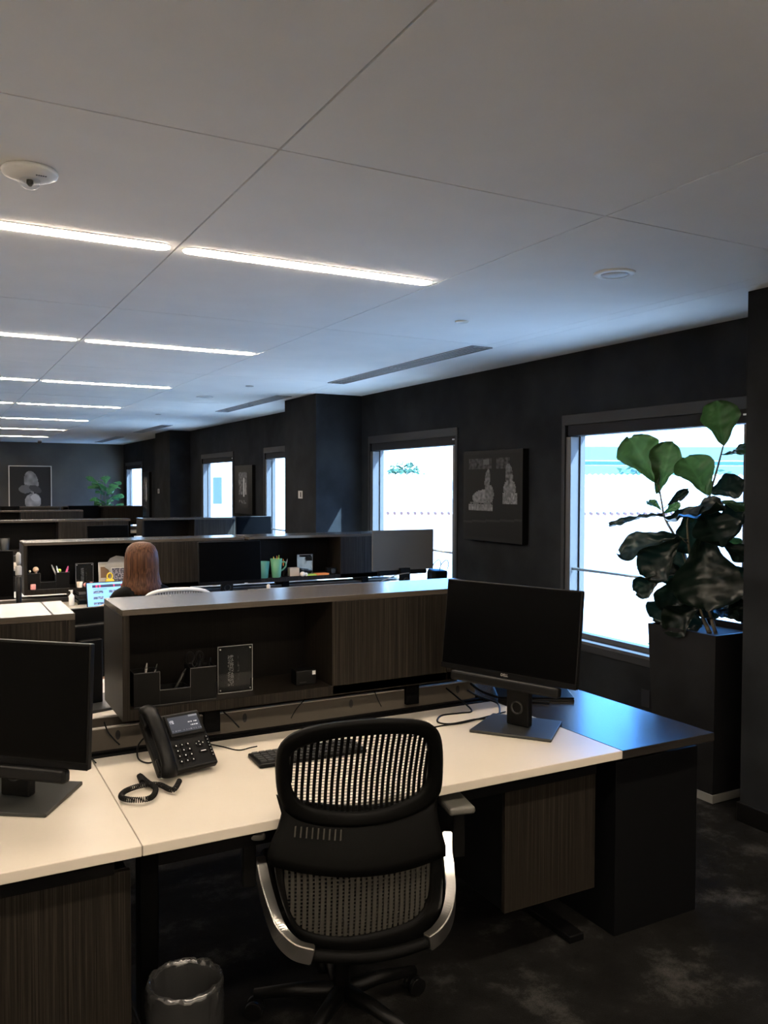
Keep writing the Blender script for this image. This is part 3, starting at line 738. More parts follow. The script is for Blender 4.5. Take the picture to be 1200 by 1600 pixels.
def strip(bm, pts, wdir, w, th):
    rows = []
    for p in pts:
        rows.append([bm.verts.new(p+wdir*sx*w/2+Vector((0, sy*th/2, 0))) for sx, sy in ((-1, -1), (1, -1), (1, 1), (-1, 1))])
    for a, b in zip(rows, rows[1:]):
        for k in range(4): bm.faces.new((a[k], a[(k+1) % 4], b[(k+1) % 4], b[k]))
    bm.faces.new(rows[0]); bm.faces.new(rows[-1])
uo = loop_uz([(432, 1184), (441, 1161), (466, 1143), (515, 1131), (585, 1124), (648, 1125), (676, 1133), (688, 1152), (691, 1184), (690, 1219), (684, 1243), (664, 1262), (630, 1277), (585, 1288), (532, 1291), (485, 1286), (452, 1272), (436, 1248), (431, 1212)])
ui = loop_uz([(454, 1178), (480, 1163), (530, 1152), (585, 1147), (635, 1146), (658, 1150), (667, 1162), (669, 1188), (666, 1220), (648, 1243), (602, 1261), (550, 1268), (498, 1264), (470, 1252), (456, 1230), (453, 1202)])
uo, ui = sm2(uo), sm2(ui); uc = (sum(p[0] for p in ui)/len(ui), sum(p[1] for p in ui)/len(ui))
bm = B(); ring(bm, uo, ui, uc, -.008, .012); obj('upper_back_frame', bm, 'chair_frame', chair)
bm = B()
u0 = min(p[0] for p in ui); u1 = max(p[0] for p in ui); n = 25
for k in range(n):
    u = u0+(u1-u0)*(k+.5)/n; rg = poly_range(ui, u, 0)
    if rg: strip(bm, [surf(u, rg[0]-.006+(rg[1]-rg[0]+.012)*j/10, .004) for j in range(11)], Vector((1, 0, 0)), .0088, .005)
z0_, z1_ = min(p[1] for p in ui), max(p[1] for p in ui); n = 26
for k in range(n):
    z = z0_+(z1_-z0_)*(k+.5)/n; rg = poly_range(ui, z, 1)
    if rg: strip(bm, [surf(rg[0]-.003+(rg[1]-rg[0]+.006)*j/10, z, .0055) for j in range(11)], Vector((0, 0, 1)), .0013, .0015)
obj('upper_back_net', bm, 'chair_net', chair)
lo = loop_uz([(429, 1335), (433, 1380), (445, 1422), (462, 1457), (487, 1480), (520, 1489), (560, 1492), (620, 1484), (664, 1464), (684, 1436), (690, 1397), (690, 1345), (686, 1312), (640, 1302), (560, 1308), (480, 1318), (440, 1322)])
li = loop_uz([(443, 1350), (446, 1390), (457, 1432), (480, 1455), (536, 1464), (602, 1453), (646, 1436), (667, 1408), (672, 1366), (669, 1326), (620, 1318), (550, 1322), (480, 1332), (450, 1338)])
lo, li = sm2(lo), sm2(li); lc = (sum(p[0] for p in li)/len(li), sum(p[1] for p in li)/len(li))
bm = B(); ring(bm, lo, li, lc, -.006, .016); obj('lower_back_frame', bm, 'chair_frame', chair)
bm = B()
u0 = min(p[0] for p in li); u1 = max(p[0] for p in li); n = 26
for k in range(n):
    u = u0+(u1-u0)*(k+.5)/n; rg = poly_range(li, u, 0)
    if rg: strip(bm, [surf(u, rg[0]-.006+(rg[1]-rg[0]+.012)*j/10, .006) for j in range(11)], Vector((1, 0, 0)), .0105, .005)
z0_, z1_ = min(p[1] for p in li), max(p[1] for p in li); n = 24
for k in range(n):
    z = z0_+(z1_-z0_)*(k+.5)/n; rg = poly_range(li, z, 1)
    if rg: strip(bm, [surf(rg[0]-.003+(rg[1]-rg[0]+.006)*j/10, z, .0085) for j in range(11)], Vector((0, 0, 1)), .005, .002)
obj('lower_back_net', bm, 'chair_net2', chair)
# waist flap between the two frames
bm = B(); lv = [((433, 1246), (686, 1240)), ((440, 1272), (682, 1262)), ((434, 1292), (683, 1280)), ((423, 1312), (688, 1300)), ((416, 1330), (692, 1316)), ((418, 1346), (692, 1332))]
rows = []; off = [.012, -.004, -.012, -.020, -.026, -.026]
for (a, b), o_ in zip(lv, off):
    pa, pb = cpx(*a), cpx(*b); row = []
    for k in range(25):
        f = k/24; u = pa.x+(pb.x-pa.x)*f; z = pa.z+(pb.z-pa.z)*f - .030*(1-(2*f-1)**2)*(1 if o_ < 0 else .9)
        row.append((u, z, o_))
    rows.append(row)
Vf = [[bm.verts.new(surf(u, z, o_)) for u, z, o_ in r_] for r_ in rows]; Vb = [[bm.verts.new(surf(u, z, o_+.012)) for u, z, o_ in r_] for r_ in rows]
for V in (Vf, Vb):
    for i in range(len(V)-1):
        for k in range(24): bm.faces.new((V[i][k], V[i][k+1], V[i+1][k+1], V[i+1][k])).smooth = True
for k in range(24):
    for i in (0, -1): bm.faces.new((Vf[i][k], Vf[i][k+1], Vb[i][k+1], Vb[i][k]))
for i in range(len(Vf)-1):
    for k in (0, -1): bm.faces.new((Vf[i][k], Vf[i+1][k], Vb[i+1][k], Vb[i][k]))
obj('waist_flap', bm, 'chair_frame', chair)
bm = B()
for k in range(9):
    u = -.185+k*.016; z = .735-.005*k*.4
    strip(bm, [surf(u, z, -.020), surf(u-.004, z-.028, -.0245)], Vector((1, 0, 0)), .004, .001)
obj('flap_slots', bm, 'chair_net2', chair)
# polished arms: flat curved bars
def bar(pts, hgt, thk, mat, name, parent):
    bm = B(); pts = smooth_path(pts, 8); rows = []
    for i, p in enumerate(pts):
        d = (pts[min(i+1, len(pts)-1)]-pts[max(i-1, 0)]).normalized(); side = Vector((d.y, -d.x, 0))
        side = side.normalized() if side.length > .15 else Vector((1, 0, 0)); upv = side.cross(d).normalized()
        if upv.z < 0 and abs(upv.z) > .3: upv = -upv
        rows.append([bm.verts.new(p+side*a*thk/2+upv*b*hgt/2) for a, b in ((-1, -1), (1, -1), (1, 1), (-1, 1))])
    for a, b in zip(rows, rows[1:]):
        for k in range(4): bm.faces.new((a[k], a[(k+1) % 4], b[(k+1) % 4], b[k])).smooth = False
    bm.faces.new(rows[0]); bm.faces.new(rows[-1]); bmesh.ops.recalc_face_normals(bm, faces=bm.faces[:])
    bmesh.ops.bevel(bm, geom=[e for e in bm.edges if e.calc_face_angle(0) > .8], offset=.003, segments=2, affect='EDGES')
    return obj(name, bm, mat, parent)
pl = [cpx(489, 1492, -.262), cpx(462, 1484, -.250), cpx(440, 1462, -.222), cpx(426, 1430, -.18), cpx(416, 1396, -.135), cpx(409, 1364, -.09), cpx(404, 1342, -.06)]
pr = [cpx(668, 1472, -.262), cpx(684, 1459, -.245), cpx(698, 1436, -.21), cpx(704, 1402, -.165), cpx(702, 1366, -.11), cpx(699, 1336, -.07), cpx(699, 1302, -.03)]
for s, P_ in ((-1, pl), (1, pr)):
    bar(P_, .048, .030, 'alu', 'arm_bar', chair)
    e = P_[-1]; xx = e.x+s*.030
    obj('arm_post', rbox(xx-.02, e.y-.03, e.z-.07, xx+.02, e.y+.03, .655, .004), 'blk', chair)
    obj('arm_pad', rbox(xx-.045, e.y-.06, .655, xx+.045, e.y+.20, .68, .010, 3), 'pad', chair)
# rear cross bar joining the arms under the back
bm = B(); a, b = pl[0], pr[0]
tube(bm, smooth_path([a, a.lerp(b, .25)+Vector((0, -.012, -.010)), a.lerp(b, .5)+Vector((0, -.016, -.014)), a.lerp(b, .75)+Vector((0, -.012, -.010)), b], 6), .018, seg=10, rb=.018); obj('rear_cross_bar', bm, 'chair_frame', chair)
bm = rbox(-.23, -.20, .43, .23, .24, .485, .02, 4); obj('seat', bm, 'chair_frame', chair)
bm = B(); box(bm, -.10, -.10, .36, .10, .12, .429); bev(bm, .02, 2); tube(bm, [(0, -.05, .40), (0, -.16, .39), (0, -.21, .385)], .022, seg=10); obj('tilt_mechanism', bm, 'blk', chair)
bm = B(); cyl(bm, (0, 0, .09), (0, 0, .36), .028, .022); obj('gas_lift', bm, 'blk', chair)
for k in range(5):
    a = 2*PI*k/5+.3; d = Vector((math.cos(a), math.sin(a), 0))
    bm = B(); tube(bm, [Vector((0, 0, .10)), d*.14+Vector((0, 0, .095)), d*.28+Vector((0, 0, .075))], [.028, .022, .016], seg=10); lg = obj('base_leg', bm, 'blk', chair)
    bm = B(); n_ = Vector((-d.y, d.x, 0))
    for s in (-1, 1): cyl(bm, d*.28+n_*s*.008+Vector((0, 0, .028)), d*.28+n_*s*.026+Vector((0, 0, .028)), .028, seg=20)
    obj('caster', bm, 'blk', lg)

# ------------------------------------------------------------------ fiddle leaf fig and planter
t = thing('planter', 'tall dark square planter between the near window and column', 'planter', (3.875, 3.295, 0))
bm = B()
def frus(bm, a, b, z0, z1):
    lo_ = [bm.verts.new((x*a, y*a, z0)) for x, y in ((-1, -1), (1, -1), (1, 1), (-1, 1))]; hi = [bm.verts.new((x*b, y*b, z1)) for x, y in ((-1, -1), (1, -1), (1, 1), (-1, 1))]
    for k in range(4): bm.faces.new((lo_[k], lo_[(k+1) % 4], hi[(k+1) % 4], hi[k]))
    return lo_, hi
lo_, hi = frus(bm, .205, .238, .045, .91); bm.faces.new(lo_[::-1])
a_, b_ = frus(bm, .222, .222, .87, .91)
bm.faces.new(a_)
for k in range(4): bm.faces.new((hi[k], hi[(k+1) % 4], b_[(k+1) % 4], b_[k]))
obj('pot_body', bm, 'planter', t)
obj('foot_plinth', rbox(-.212, -.212, 0, .212, .212, .0445, .002), plain('plinth_grey', (.13, .13, .12), .5), t)
bm = B(); box(bm, -.219, -.219, .85, .219, .219, .872); obj('soil', bm, 'soil', t)

def add_leaf(bm, vl, base, tip, width, facing, cup=.12, wav=.03, droop=.1, seed=0, mi=0):
    base, tip = Vector(base), Vector(tip); L = (tip-base).length; ax = (tip-base).normalized()
    nrm = (Vector(facing) - ax*Vector(facing).dot(ax)).normalized(); side = ax.cross(nrm)
    nu, nv = 22, 14; V = []
    for i in range(nu+1):
        s = i/nu
        # fiddle shape: narrow waist near the stalk, wide round end
        wv = (.10+.90*(min(1, s/.66))**1.05*(1-.16*math.exp(-((s-.34)/.10)**2))) if s < .66 else math.sqrt(max(0, 1-((s-.66)/.345)**2))
        if s < .06: wv *= s/.06
        row = []
        for j in range(nv+1):
            q = 2*j/nv-1
            e = wav*L*noise.noise(Vector((s*4+seed*3.1, q*2.2, seed)))*(.4+abs(q))
            rib = .016*L*(math.cos(s*30-abs(q)*6)+.5*noise.noise(Vector((s*11, q*6, seed*2))))*(1-abs(q)*.3)
            off = cup*width*(q*q) + droop*L*(-(s-.35)**2) + e + rib*(abs(q) > .02)
            edge = 1+.16*noise.noise(Vector((s*5+seed, 5.5*(1 if q > 0 else -1), seed*1.7)))+.05*noise.noise(Vector((s*15+seed, 3, seed)))
            co = base+ax*(L*(s+.05*math.sin(q*2)*0)) + side*(q*width/2*wv*edge) + nrm*off
            v = bm.verts.new(co); vv = 1.0 if abs(q) < .05 else (.55 if math.cos(s*30-abs(q)*6) > .86 else 0.0); v[vl] = vv; row.append(v)
        V.append(row)
    for i in range(nu):
        for j in range(nv):
            f = bm.faces.new((V[i][j], V[i][j+1], V[i+1][j+1], V[i+1][j])); f.smooth = True; f.material_index = mi
fig = thing('fiddle_leaf_fig', 'large leafed fig plant in the tall planter at the near window', 'plant', (3.86, 3.28, .873))
bm = B(); vl = bm.verts.layers.float.new('vein'); FO = Vector(fig.location)
cam_dir = Vector((-.60, -.80, .0))
def pl3(px, py, x): return at(px, py, x=x)-FO
LEAVES = [  # base px, tip px, x of base, x of tip, width, facing, cup
 ((1130, 697), (1121, 626), 3.90, 3.86, .20, (-.6, -.75, .1), .10),
 ((1130, 710), (1178, 697), 3.90, 3.93, .10, (-.3, -.6, -.7), .1),
 ((1029, 758), (984, 681), 3.82, 3.78, .235, (-.6, -.75, .2), .12),
 ((1030, 771), (1049, 690), 3.84, 3.84, .17, (-.9, -.4, .1), .22),
 ((1107, 777), (1072, 713), 3.86, 3.82, .215, (-.45, -.85, .2), .12),
 ((1033, 797), (1013, 781), 3.86, 3.88, .06, (-.4, -.8, .4), .1),
 ((1038, 802), (1062, 786), 3.86, 3.88, .06, (-.4, -.8, .4), .1),
 ((1072, 822), (1078, 806), 3.86, 3.9, .06, (-.4, -.8, .4), .1),
 ((1042, 790), (1073, 766), 3.80, 3.74, .05, (-.7, -.7, .0), .1),
 ((1036, 804), (950, 817), 3.80, 3.66, .085, (-.25, -.45, .85), .15),
 ((1043, 815), (1127, 788), 3.78, 3.74, .155, (-.45, -.6, .65), .2),
 ((1118, 783), (1172, 797), 3.88, 3.92, .09, (-.3, -.6, .7), .1),
 ((1062, 838), (964, 862), 3.76, 3.63, .185, (-.55, -.6, .6), .18),
 ((1066, 842), (1006, 902), 3.76, 3.64, .20, (-.6, -.65, .45), .2),
 ((1096, 838), (1108, 953), 3.74, 3.66, .37, (-.6, -.75, .25), .16),
 ((1098, 800), (1130, 852), 3.80, 3.74, .26, (-.55, -.75, .4), .18),
 ((1034, 900), (992, 926), 3.70, 3.64, .13, (-.65, -.7, .2), .15),
 ((1060, 895), (1040, 958), 3.74, 3.66, .20, (-.5, -.8, .1), .15),
 ((1100, 942), (1040, 985), 3.70, 3.62, .17, (-.55, -.65, .5), .25),
 ((1056, 935), (1018, 966), 3.76, 3.70, .16, (-.6, -.7, .2), .15),
 ((1138, 928), (1166, 972), 3.80, 3.78, .13, (-.5, -.75, .4), .15),
 ((1128, 850), (1172, 875), 3.84, 3.86, .12, (-.5, -.75, .4), .15),
 ((1134, 836), (1153, 858), 3.92, 3.95, .09, (-.5, -.75, .3), .1),
 ((1096, 948), (1152, 962), 3.76, 3.72, .085, (-.35, -.5, .8), .12),
 ((1075, 800), (1090, 868), 3.92, 3.88, .25, (-.6, -.7, .2), .15),
 ((1060, 850), (1050, 915), 3.90, 3.86, .24, (-.6, -.7, .2), .15),
 ((1105, 870), (1150, 930), 3.90, 3.90, .22, (-.6, -.7, .3), .15),
 ((1085, 905), (1120, 965), 3.92, 3.90, .24, (-.5, -.8, .2), .15),
 ((1120, 820), (1160, 800), 3.96, 3.97, .14, (-.5, -.8, .2), .1),
 ((1110, 770), (1160, 752), 4.0, 4.0, .14, (-.5, -.8, .1), .1),
 ((1070, 900), (1010, 880), 3.86, 3.76, .15, (-.5, -.6, .6), .15),
 ((1080, 930), (1060, 985), 3.84, 3.80, .2, (-.5, -.6, .4), .15),
]
stub = []
for i, (b0, t0_, xb, xt, w, fc, cp) in enumerate(LEAVES):
    pb, pt = pl3(*b0, xb), pl3(*t0_, xt)
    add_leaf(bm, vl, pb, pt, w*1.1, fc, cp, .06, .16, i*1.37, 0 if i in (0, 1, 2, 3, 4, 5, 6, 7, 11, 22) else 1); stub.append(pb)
obj('foliage', bm, ['leaf', 'leaf_shaded'], fig)
bm = B()
stems = [[(0, 0, 0), pl3(1085, 930, 3.86), pl3(1066, 860, 3.85), pl3(1040, 812, 3.83), pl3(1034, 785, 3.83), pl3(1029, 757, 3.82)],
         [(.02, -.02, 0), pl3(1100, 920, 3.88), pl3(1098, 840, 3.86), pl3(1108, 778, 3.88), pl3(1120, 735, 3.90), pl3(1130, 697, 3.90)],
         [(0, .01, 0), pl3(1090, 940, 3.84), pl3(1078, 870, 3.84), pl3(1074, 822, 3.86), pl3(1078, 800, 3.86)]]
allp = []
for st in stems:
    p_ = smooth_path(st, 8); allp += p_; tube(bm, p_, [.011-.007*i/len(p_) for i in range(len(p_))], seg=8)
for s_ in stub:
    q = min(allp, key=lambda a: (a-s_).length)
    if (q-s_).length > .004: tube(bm, [q, q.lerp(s_, .5)+Vector((0, 0, -.005)), s_], .0028, seg=6)
obj('stem', bm, 'stem', fig)

# far plant by the last window
t = thing('leafy_plant', 'bushy bright green plant by the farthest window', 'plant', (3.45, 19.5, 0))
bm = B(); lathe(bm, [(.15, 0), (.2, .5), (.21, .52), (.19, .5), (.001, .48)], seg=24, cap=False); obj('pot', bm, 'planter', t)
bm = B(); vl = bm.verts.layers.float.new('vein'); sb = B()
for k in range(60):
    a = random.uniform(0, 2*PI); h = random.uniform(.75, 1.75); r0 = random.uniform(.02, .18); r1 = r0+random.uniform(.10, .30)
    sx = 1.0
    b0 = Vector((math.cos(a)*r0, math.sin(a)*r0, h)); b1 = Vector((math.cos(a)*r1*sx, math.sin(a)*r1, h+random.uniform(-.08, .2)))
    add_leaf(bm, vl, b0, b1, random.uniform(.13, .24), (math.cos(a)*.3-.2, math.sin(a)*.3-.5, 1), .1, .04, .2, k)
    tube(sb, [(0, 0, .45), b0*.5+Vector((0, 0, .3)), b0], .004, seg=5)
obj('foliage', bm, leafmat('bright_leaf', (.06, .17, .06), (.2, .45, .12)), t); obj('stem', sb, 'stem', t)

# ------------------------------------------------------------------ pictures on the walls
def blob(u, v, cx, cy_, rx, ry, ang=0):
    c, s = math.cos(ang), math.sin(ang); x, y = u-cx, v-cy_; X = (x*c+y*s)/rx; Y = (-x*s+y*c)/ry; return X*X+Y*Y
def art_skates(u, v):
    n_ = noise.noise(Vector((u*26, v*30, 2))); g = .008
    if v > .80 and (.10 < u < .50 or .58 < u < .80) and v < .92: g = .07*(.7+n_)
    if .84 < v < .90 and .36 < u < .46: g = .13
    # left lower leg and ankle boot, right lower leg and boot
    if blob(u, v, .43, .68, .045, .12, -.15) < 1: g = .20*(.8+.7*n_)
    if blob(u, v, .33, .49, .17, .075, .12) < 1: g = .26*(.85+.6*n_)
    if blob(u, v, .47, .52, .07, .10) < 1: g = .20*(.85+.6*n_)
    if .10 < u < .52 and .335 < v < .40: g = .24*(.6+1.6*abs(noise.noise(Vector((u*40, v*18, 5)))))
    if .12 < u < .52 and .40 <= v < .43 and n_ > 0: g = .15
    if blob(u, v, .79, .72, .06, .13, .1) < 1: g = .17*(.8+.9*n_)
    if blob(u, v, .80, .58, .10, .10) < 1: g = .24*(.8+.8*n_)
    if .69 < u < .92 and .42 < v < .53: g = .25*(.5+1.6*abs(noise.noise(Vector((u*34, v*24, 8)))))
    if u > .97 or u < .03 or v > .97 or v < .03: g = .012
    if abs(v-.20-.05*u) < .012: g = .03
    return (max(.002, g*.45),)*3
def art_rock(u, v):
    g = .022
    n_ = noise.noise(Vector((u*9, v*9, 4)))
    a = .22*(.8+.5*n_)
    if blob(u, v, .52, .64, .17, .26, .2) < 1: g = a
    if blob(u, v, .38, .47, .16, .10) < 1: g = .10
    if blob(u, v, .62, .47, .16, .08, -.4) < 1: g = .05
    if blob(u, v, .56, .18, .20, .19, .5) < 1 and v > .02: g = a*1.1
    if blob(u, v, .62, .26, .12, .08, -.3) < 1: g = .33
    return (g, g*.98, g*.95)
def art_tall(u, v):
    g = .02
    n_ = noise.noise(Vector((u*8, v*14, 11)))
    if .15 < u < .85 and v > .35: g = .12*(.7+n_)
    if .55 < u < .66 and .30 < v < .85: g = .38
    if .72 < u < .8 and .35 < v < .7: g = .28
    if .2 < u < .8 and .10 < v < .2: g = .10*(.7+2*n_)
    return (max(.005, g),)*3
def canvas(label, yc, zc, w, h, fn, nx=70, ny=90, d=.05, face='x'):
    t = thing('framed_picture', label, 'picture', (WX, yc, zc) if face == 'x' else yc, -PI/2 if face == 'x' else 0)
    return t
t = thing('wall_art', 'unframed dark canvas of two booted legs between the near windows', 'picture', (WX, 5.70, 1.615), -PI/2)
w_, h_ = .83, .755
obj('canvas_block', rbox(-w_/2, -.06, -h_/2, w_/2, 0, h_/2, .002), 'blk', t)
picture('printed_face', w_-.004, h_-.004, art_skates, 'print', t, T(0, -.0608, 0), 90, 84)
t = thing('wall_art', 'dark framed photograph between the two narrow far windows', 'picture', (WX, 12.0, 1.63), -PI/2)
w_, h_ = .80, .72
obj('frame', rbox(-w_/2, -.05, -h_/2, w_/2, 0, h_/2, .003), 'blk', t)
picture('printed_face', w_*.66, h_*.72, art_tall, 'print', t, T(-.02, -.0508, 0), 40, 50)
t = thing('wall_art', 'dark tall picture beside the farthest window', 'picture', (WX, 18.45, 1.49), -PI/2)
obj('frame', rbox(-.36, -.05, -.48, .36, 0, .48, .003), 'blk', t)
picture('printed_face', .56, .76, art_tall, 'print', t, T(0, -.0508, 0), 30, 40)
t = thing('wall_art', 'thin framed picture of two pale stones on the end wall', 'picture', (2.035, YE, 1.62), 0)
w_, h_ = .92, 1.02
bm = B()
for a, b, c, d_ in ((-w_/2, -h_/2, -w_/2+.018, h_/2), (w_/2-.018, -h_/2, w_/2, h_/2), (-w_/2+.018, h_/2-.018, w_/2-.018, h_/2), (-w_/2+.018, -h_/2, w_/2-.018, -h_/2+.018)): box(bm, a, -.035, b, c, 0, d_)
obj('frame', bm, 'edge', t)
picture('printed_face', w_-.036, h_-.036, art_rock, 'print', t, T(0, -.02, 0), 60, 66)

# ------------------------------------------------------------------ second row: things in the bays and on the desk
R2 = 7.06; ZB = .845+.038
tray(.805, R2, ZB, 'black pen tray in the second row hutch below the small heads')
def color(name, c, r=.5, **k): return plain(name, c, r, **k)
MC = {k: color('c_'+k, v) for k, v in dict(skin=(.75, .50, .33), pink=(.75, .10, .25), lime=(.45, .60, .08), yellow=(.85, .62, .05), cream=(.80, .68, .55), rose=(.75, .32, .30), teal=(.05, .20, .16), green=(.11, .29, .15), orange=(.85, .25, .05), navy=(.02, .03, .08), tan=(.50, .38, .26), cyan=(.1, .4, .5)).items()}
for (x, z, r, mt, lab) in [(.715, .125, .022, 'skin', 'small round figurine head on the left cup of the second row tray'), (.672, .130, .009, 'cream', 'tiny white ball left of the figurine head')]:
    t = thing('figurine', lab, 'figurine', (x, R2-.02, ZB+z-.0))
    bm = B(); ball(bm, (0, 0, r*1.3), r); obj('head', bm, MC[mt], t)
    bm = B(); cyl(bm, (0, 0, 0), (0, 0, r*.6), r*.5, r*.35, seg=12); obj('body', bm, MC[mt], t)
g2 = 'pens in the second row tray'
pen('pen', 'grey pen leaning left in the second row tray', 'pen', (.90, R2, ZB+.02), (.832, R2-.01, ZB+.185), .006, 'grayplate', g2)
pen('pen', 'light pen upright in the second row tray', 'pen', (.905, R2, ZB+.02), (.868, R2-.01, ZB+.175), .006, 'white', g2)
pen('marker', 'pink marker leaning right in the second row tray', 'pen', (.915, R2, ZB+.02), (.955, R2-.01, ZB+.17), .008, MC['pink'], g2)
bm = B(); ball(bm, (0, 0, .014), .014); tag(obj('ball', bm, MC['lime'], None, (.892, R2, ZB+.122)), 'small lime green ball on top of the second row tray', 'ball')
bm = B(); box(bm, -.02, -.012, 0, .02, .012, .045); bev(bm, .006, 2); tag(obj('toy_block', bm, MC['rose'], None, (.69, R2-.062, ZB)), 'small salmon block in front of the second row tray', 'toy')
acrylic(1.082, R2+.02, ZB, .135, .185, 'clear acrylic plaque in the second row hutch left of the photo cards')
def card(label, x, y, z, w, h, fn, rz=0, lean=.12):
    t = thing('photo_card', label, 'card', (x, y, z), rz, 'photo cards in the second row bay')
    mm = R(-lean, 'X')
    bm = rbox(-w/2, 0, 0, w/2, .002, h, .0004); rot_verts(bm.verts, mm); obj('paper', bm, 'white', t)
    picture('printed_face', w-.006, h-.006, fn, 'print', t, mm @ T(0, -.0006, h/2), 22, 26)
card('cream photo card with a small brown picture, left of the woman', 1.245, R2+.03, ZB, .10, .185, lambda u, v: (.16, .10, .06) if (.15 < u < .85 and .30 < v < .82) else (.42, .38, .32))
card('patterned grey photo card next to the head of the woman', 1.345, R2, ZB, .11, .14, lambda u, v: ((.22, .21, .24) if noise.noise(Vector((u*9, v*9, 1))) > 0 else (.06, .06, .08)))
t = thing('paper_fan', 'pale grey folded paper standing behind the patterned card', 'paper', (1.335, R2+.04, ZB))
bm = B(); prism(bm, [(-.095, .145), (-.05, .215), (.0, .235), (.06, .225), (.075, .0), (.0, 0), (-.03, .0), (-.06, .12)], 0, .003); rot_verts(bm.verts, R(PI/2, 'X')); obj('sheet', bm, 'grayplate', t)
# little things along the front lip of the hutch floor
ZL = .845+.038
for (x, r, mt, lab) in [(1.035, .024, 'cream', 'small cream cup left of the pink balls in the second row bay'), ]:
    bm = B(); lathe(bm, [(r*.8, 0), (r, .045), (r*.85, .045), (r*.7, .006), (.001, .005)], seg=20, cap=False); tag(obj('cup', bm, MC[mt], None, (x, R2-.05, ZL)), lab, 'cup')
for (x, r, mt, lab) in [(1.082, .020, 'rose', 'left pink ball beside the cream cup'), (1.122, .022, 'rose', 'right larger pink ball beside the cream cup'), (1.20, .018, 'cream', 'pale ball between the pink balls and the yellow duck')]:
    bm = B(); ball(bm, (0, 0, r*.9), r, sz=.9); tag(obj('ball', bm, MC[mt], None, (x, R2-.05, ZL)), lab, 'ball', 'small balls in the second row bay')
t = thing('binder_clip', 'yellow clip with a ring standing in the second row bay', 'clip', (1.265, R2-.055, ZL))
bm = B(); prism(bm, [(-.045, 0), (.045, 0), (.03, .055), (-.03, .055)], -.012, .012); rot_verts(bm.verts, R(PI/2, 'X')); obj('jaw', bev(bm, .003, 2), MC['yellow'], t)
bm = B(); tube(bm, [(.02*math.cos(a), 0, .078+.026*math.sin(a)) for a in [2*PI*k/18 for k in range(18)]], .006, seg=8, closed=True); obj('ring', bm, MC['yellow'], t)
t = thing('water_bottle', 'small dark bottle with a white cap right of the woman', 'bottle', (1.745, R2-.03, ZL))
bm = B(); lathe(bm, [(.022, 0), (.024, .01), (.024, .055), (.014, .068), (.012, .072)], seg=20); obj('bottle_body', bm, MC['navy'], t)
bm = B(); cyl(bm, (0, 0, .0725), (0, 0, .096), .013); obj('cap', bm, 'white', t)
# open laptop
lp = thing('laptop', 'open laptop with a bright blue web page in front of the woman', 'laptop', (1.15, 6.44, Z2), math.radians(4))
obj('body', rbox(-.15, -.20, 0, .15, .0, .014, .004), 'base', lp)
rm2 = T(0, .004, .010) @ R(-.22, 'X')
bm = rbox(-.15, 0, 0, .15, .007, .187, .003); rot_verts(bm.verts, rm2); obj('lid', bm, 'blk', lp)
def web(u, v):
    c = (.22, .48, .95)
    if .80 < v < .90 and .14 < u < .92: c = (.03, .035, .07) if noise.noise(Vector((u*14, 3, 0))) < .15 else (.5, .04, .12)
    for a, b in ((.55, .66), (.30, .40), (.06, .15)):
        if a < v < b and (.15 < u < .40 or .55 < u < .80): c = (.06, .09, .16) if noise.noise(Vector((u*16, v*16, 1))) < .1 else (.2, .26, .35)
    if .70 < v < .74 and .15 < u < .5: c = (.15, .35, .7)
    return c
picture('display', .286, .172, web, 'lcd', lp, rm2 @ T(0, -.0008, .095), 60, 44)
# letter trays behind the laptop
t = thing('letter_tray', 'black stacked letter tray behind the laptop', 'letter tray', (1.10, 6.80, Z2))
for k in range(3):
    bm = B(); z = .004+k*.035; box(bm, -.12, -.10, z, .12, .08, z+.004); box(bm, -.12, -.10, z, -.116, .08, z+.022); box(bm, .116, -.10, z, .12, .08, z+.022); obj('shelf', bm, 'base', t)
bm = B(); [box(bm, sx*.122-.002, sy, 0, sx*.122+.002, sy+.01, .10) for sx in (-1, 1) for sy in (-.1, .07)]; obj('post', bm, 'blk', t)
t = thing('lotion_bottle', 'small white pump bottle left of the black letter tray', 'bottle', (.93, 6.70, Z2))
bm = B(); lathe(bm, [(.018, 0), (.020, .01), (.020, .075), (.008, .088), (.007, .10)], seg=18); obj('bottle_body', bm, 'white', t)
bm = B(); cyl(bm, (0, 0, .1), (0, 0, .112), .009); box(bm, -.02, -.004, .112, .01, .004, .118); obj('pump', bm, 'white', t)
t = thing('paper_box', 'clear and grey box of papers at the left end of the second row desk', 'box', (.66, 6.66, Z2))
obj('tray_body', rbox(-.11, -.08, 0, .11, .08, .045, .003), 'acrylic', t); obj('papers', rbox(-.10, -.07, .004, .10, .07, .038, .002), 'grayplate', t)
# white things beside the left monitor
t = thing('desk_lamp', 'slim white stacked bottle beside the left edge monitor in the second row', 'bottle', (.548, 6.52, .74))
bm = B(); lathe(bm, [(.016, 0), (.02, .01), (.02, .30)], seg=16); obj('bottle_body', bm, 'blk', t)
bm = B(); lathe(bm, [(.021, .31), (.022, .315), (.022, .37), (.014, .38)], seg=16); obj('white_band', bm, 'grayplate', t)
bm = B(); lathe(bm, [(.012, .381), (.017, .40), (.017, .46), (.008, .475)], seg=16); obj('cap', bm, 'grayplate', t)
t.name = 'drink_bottle'

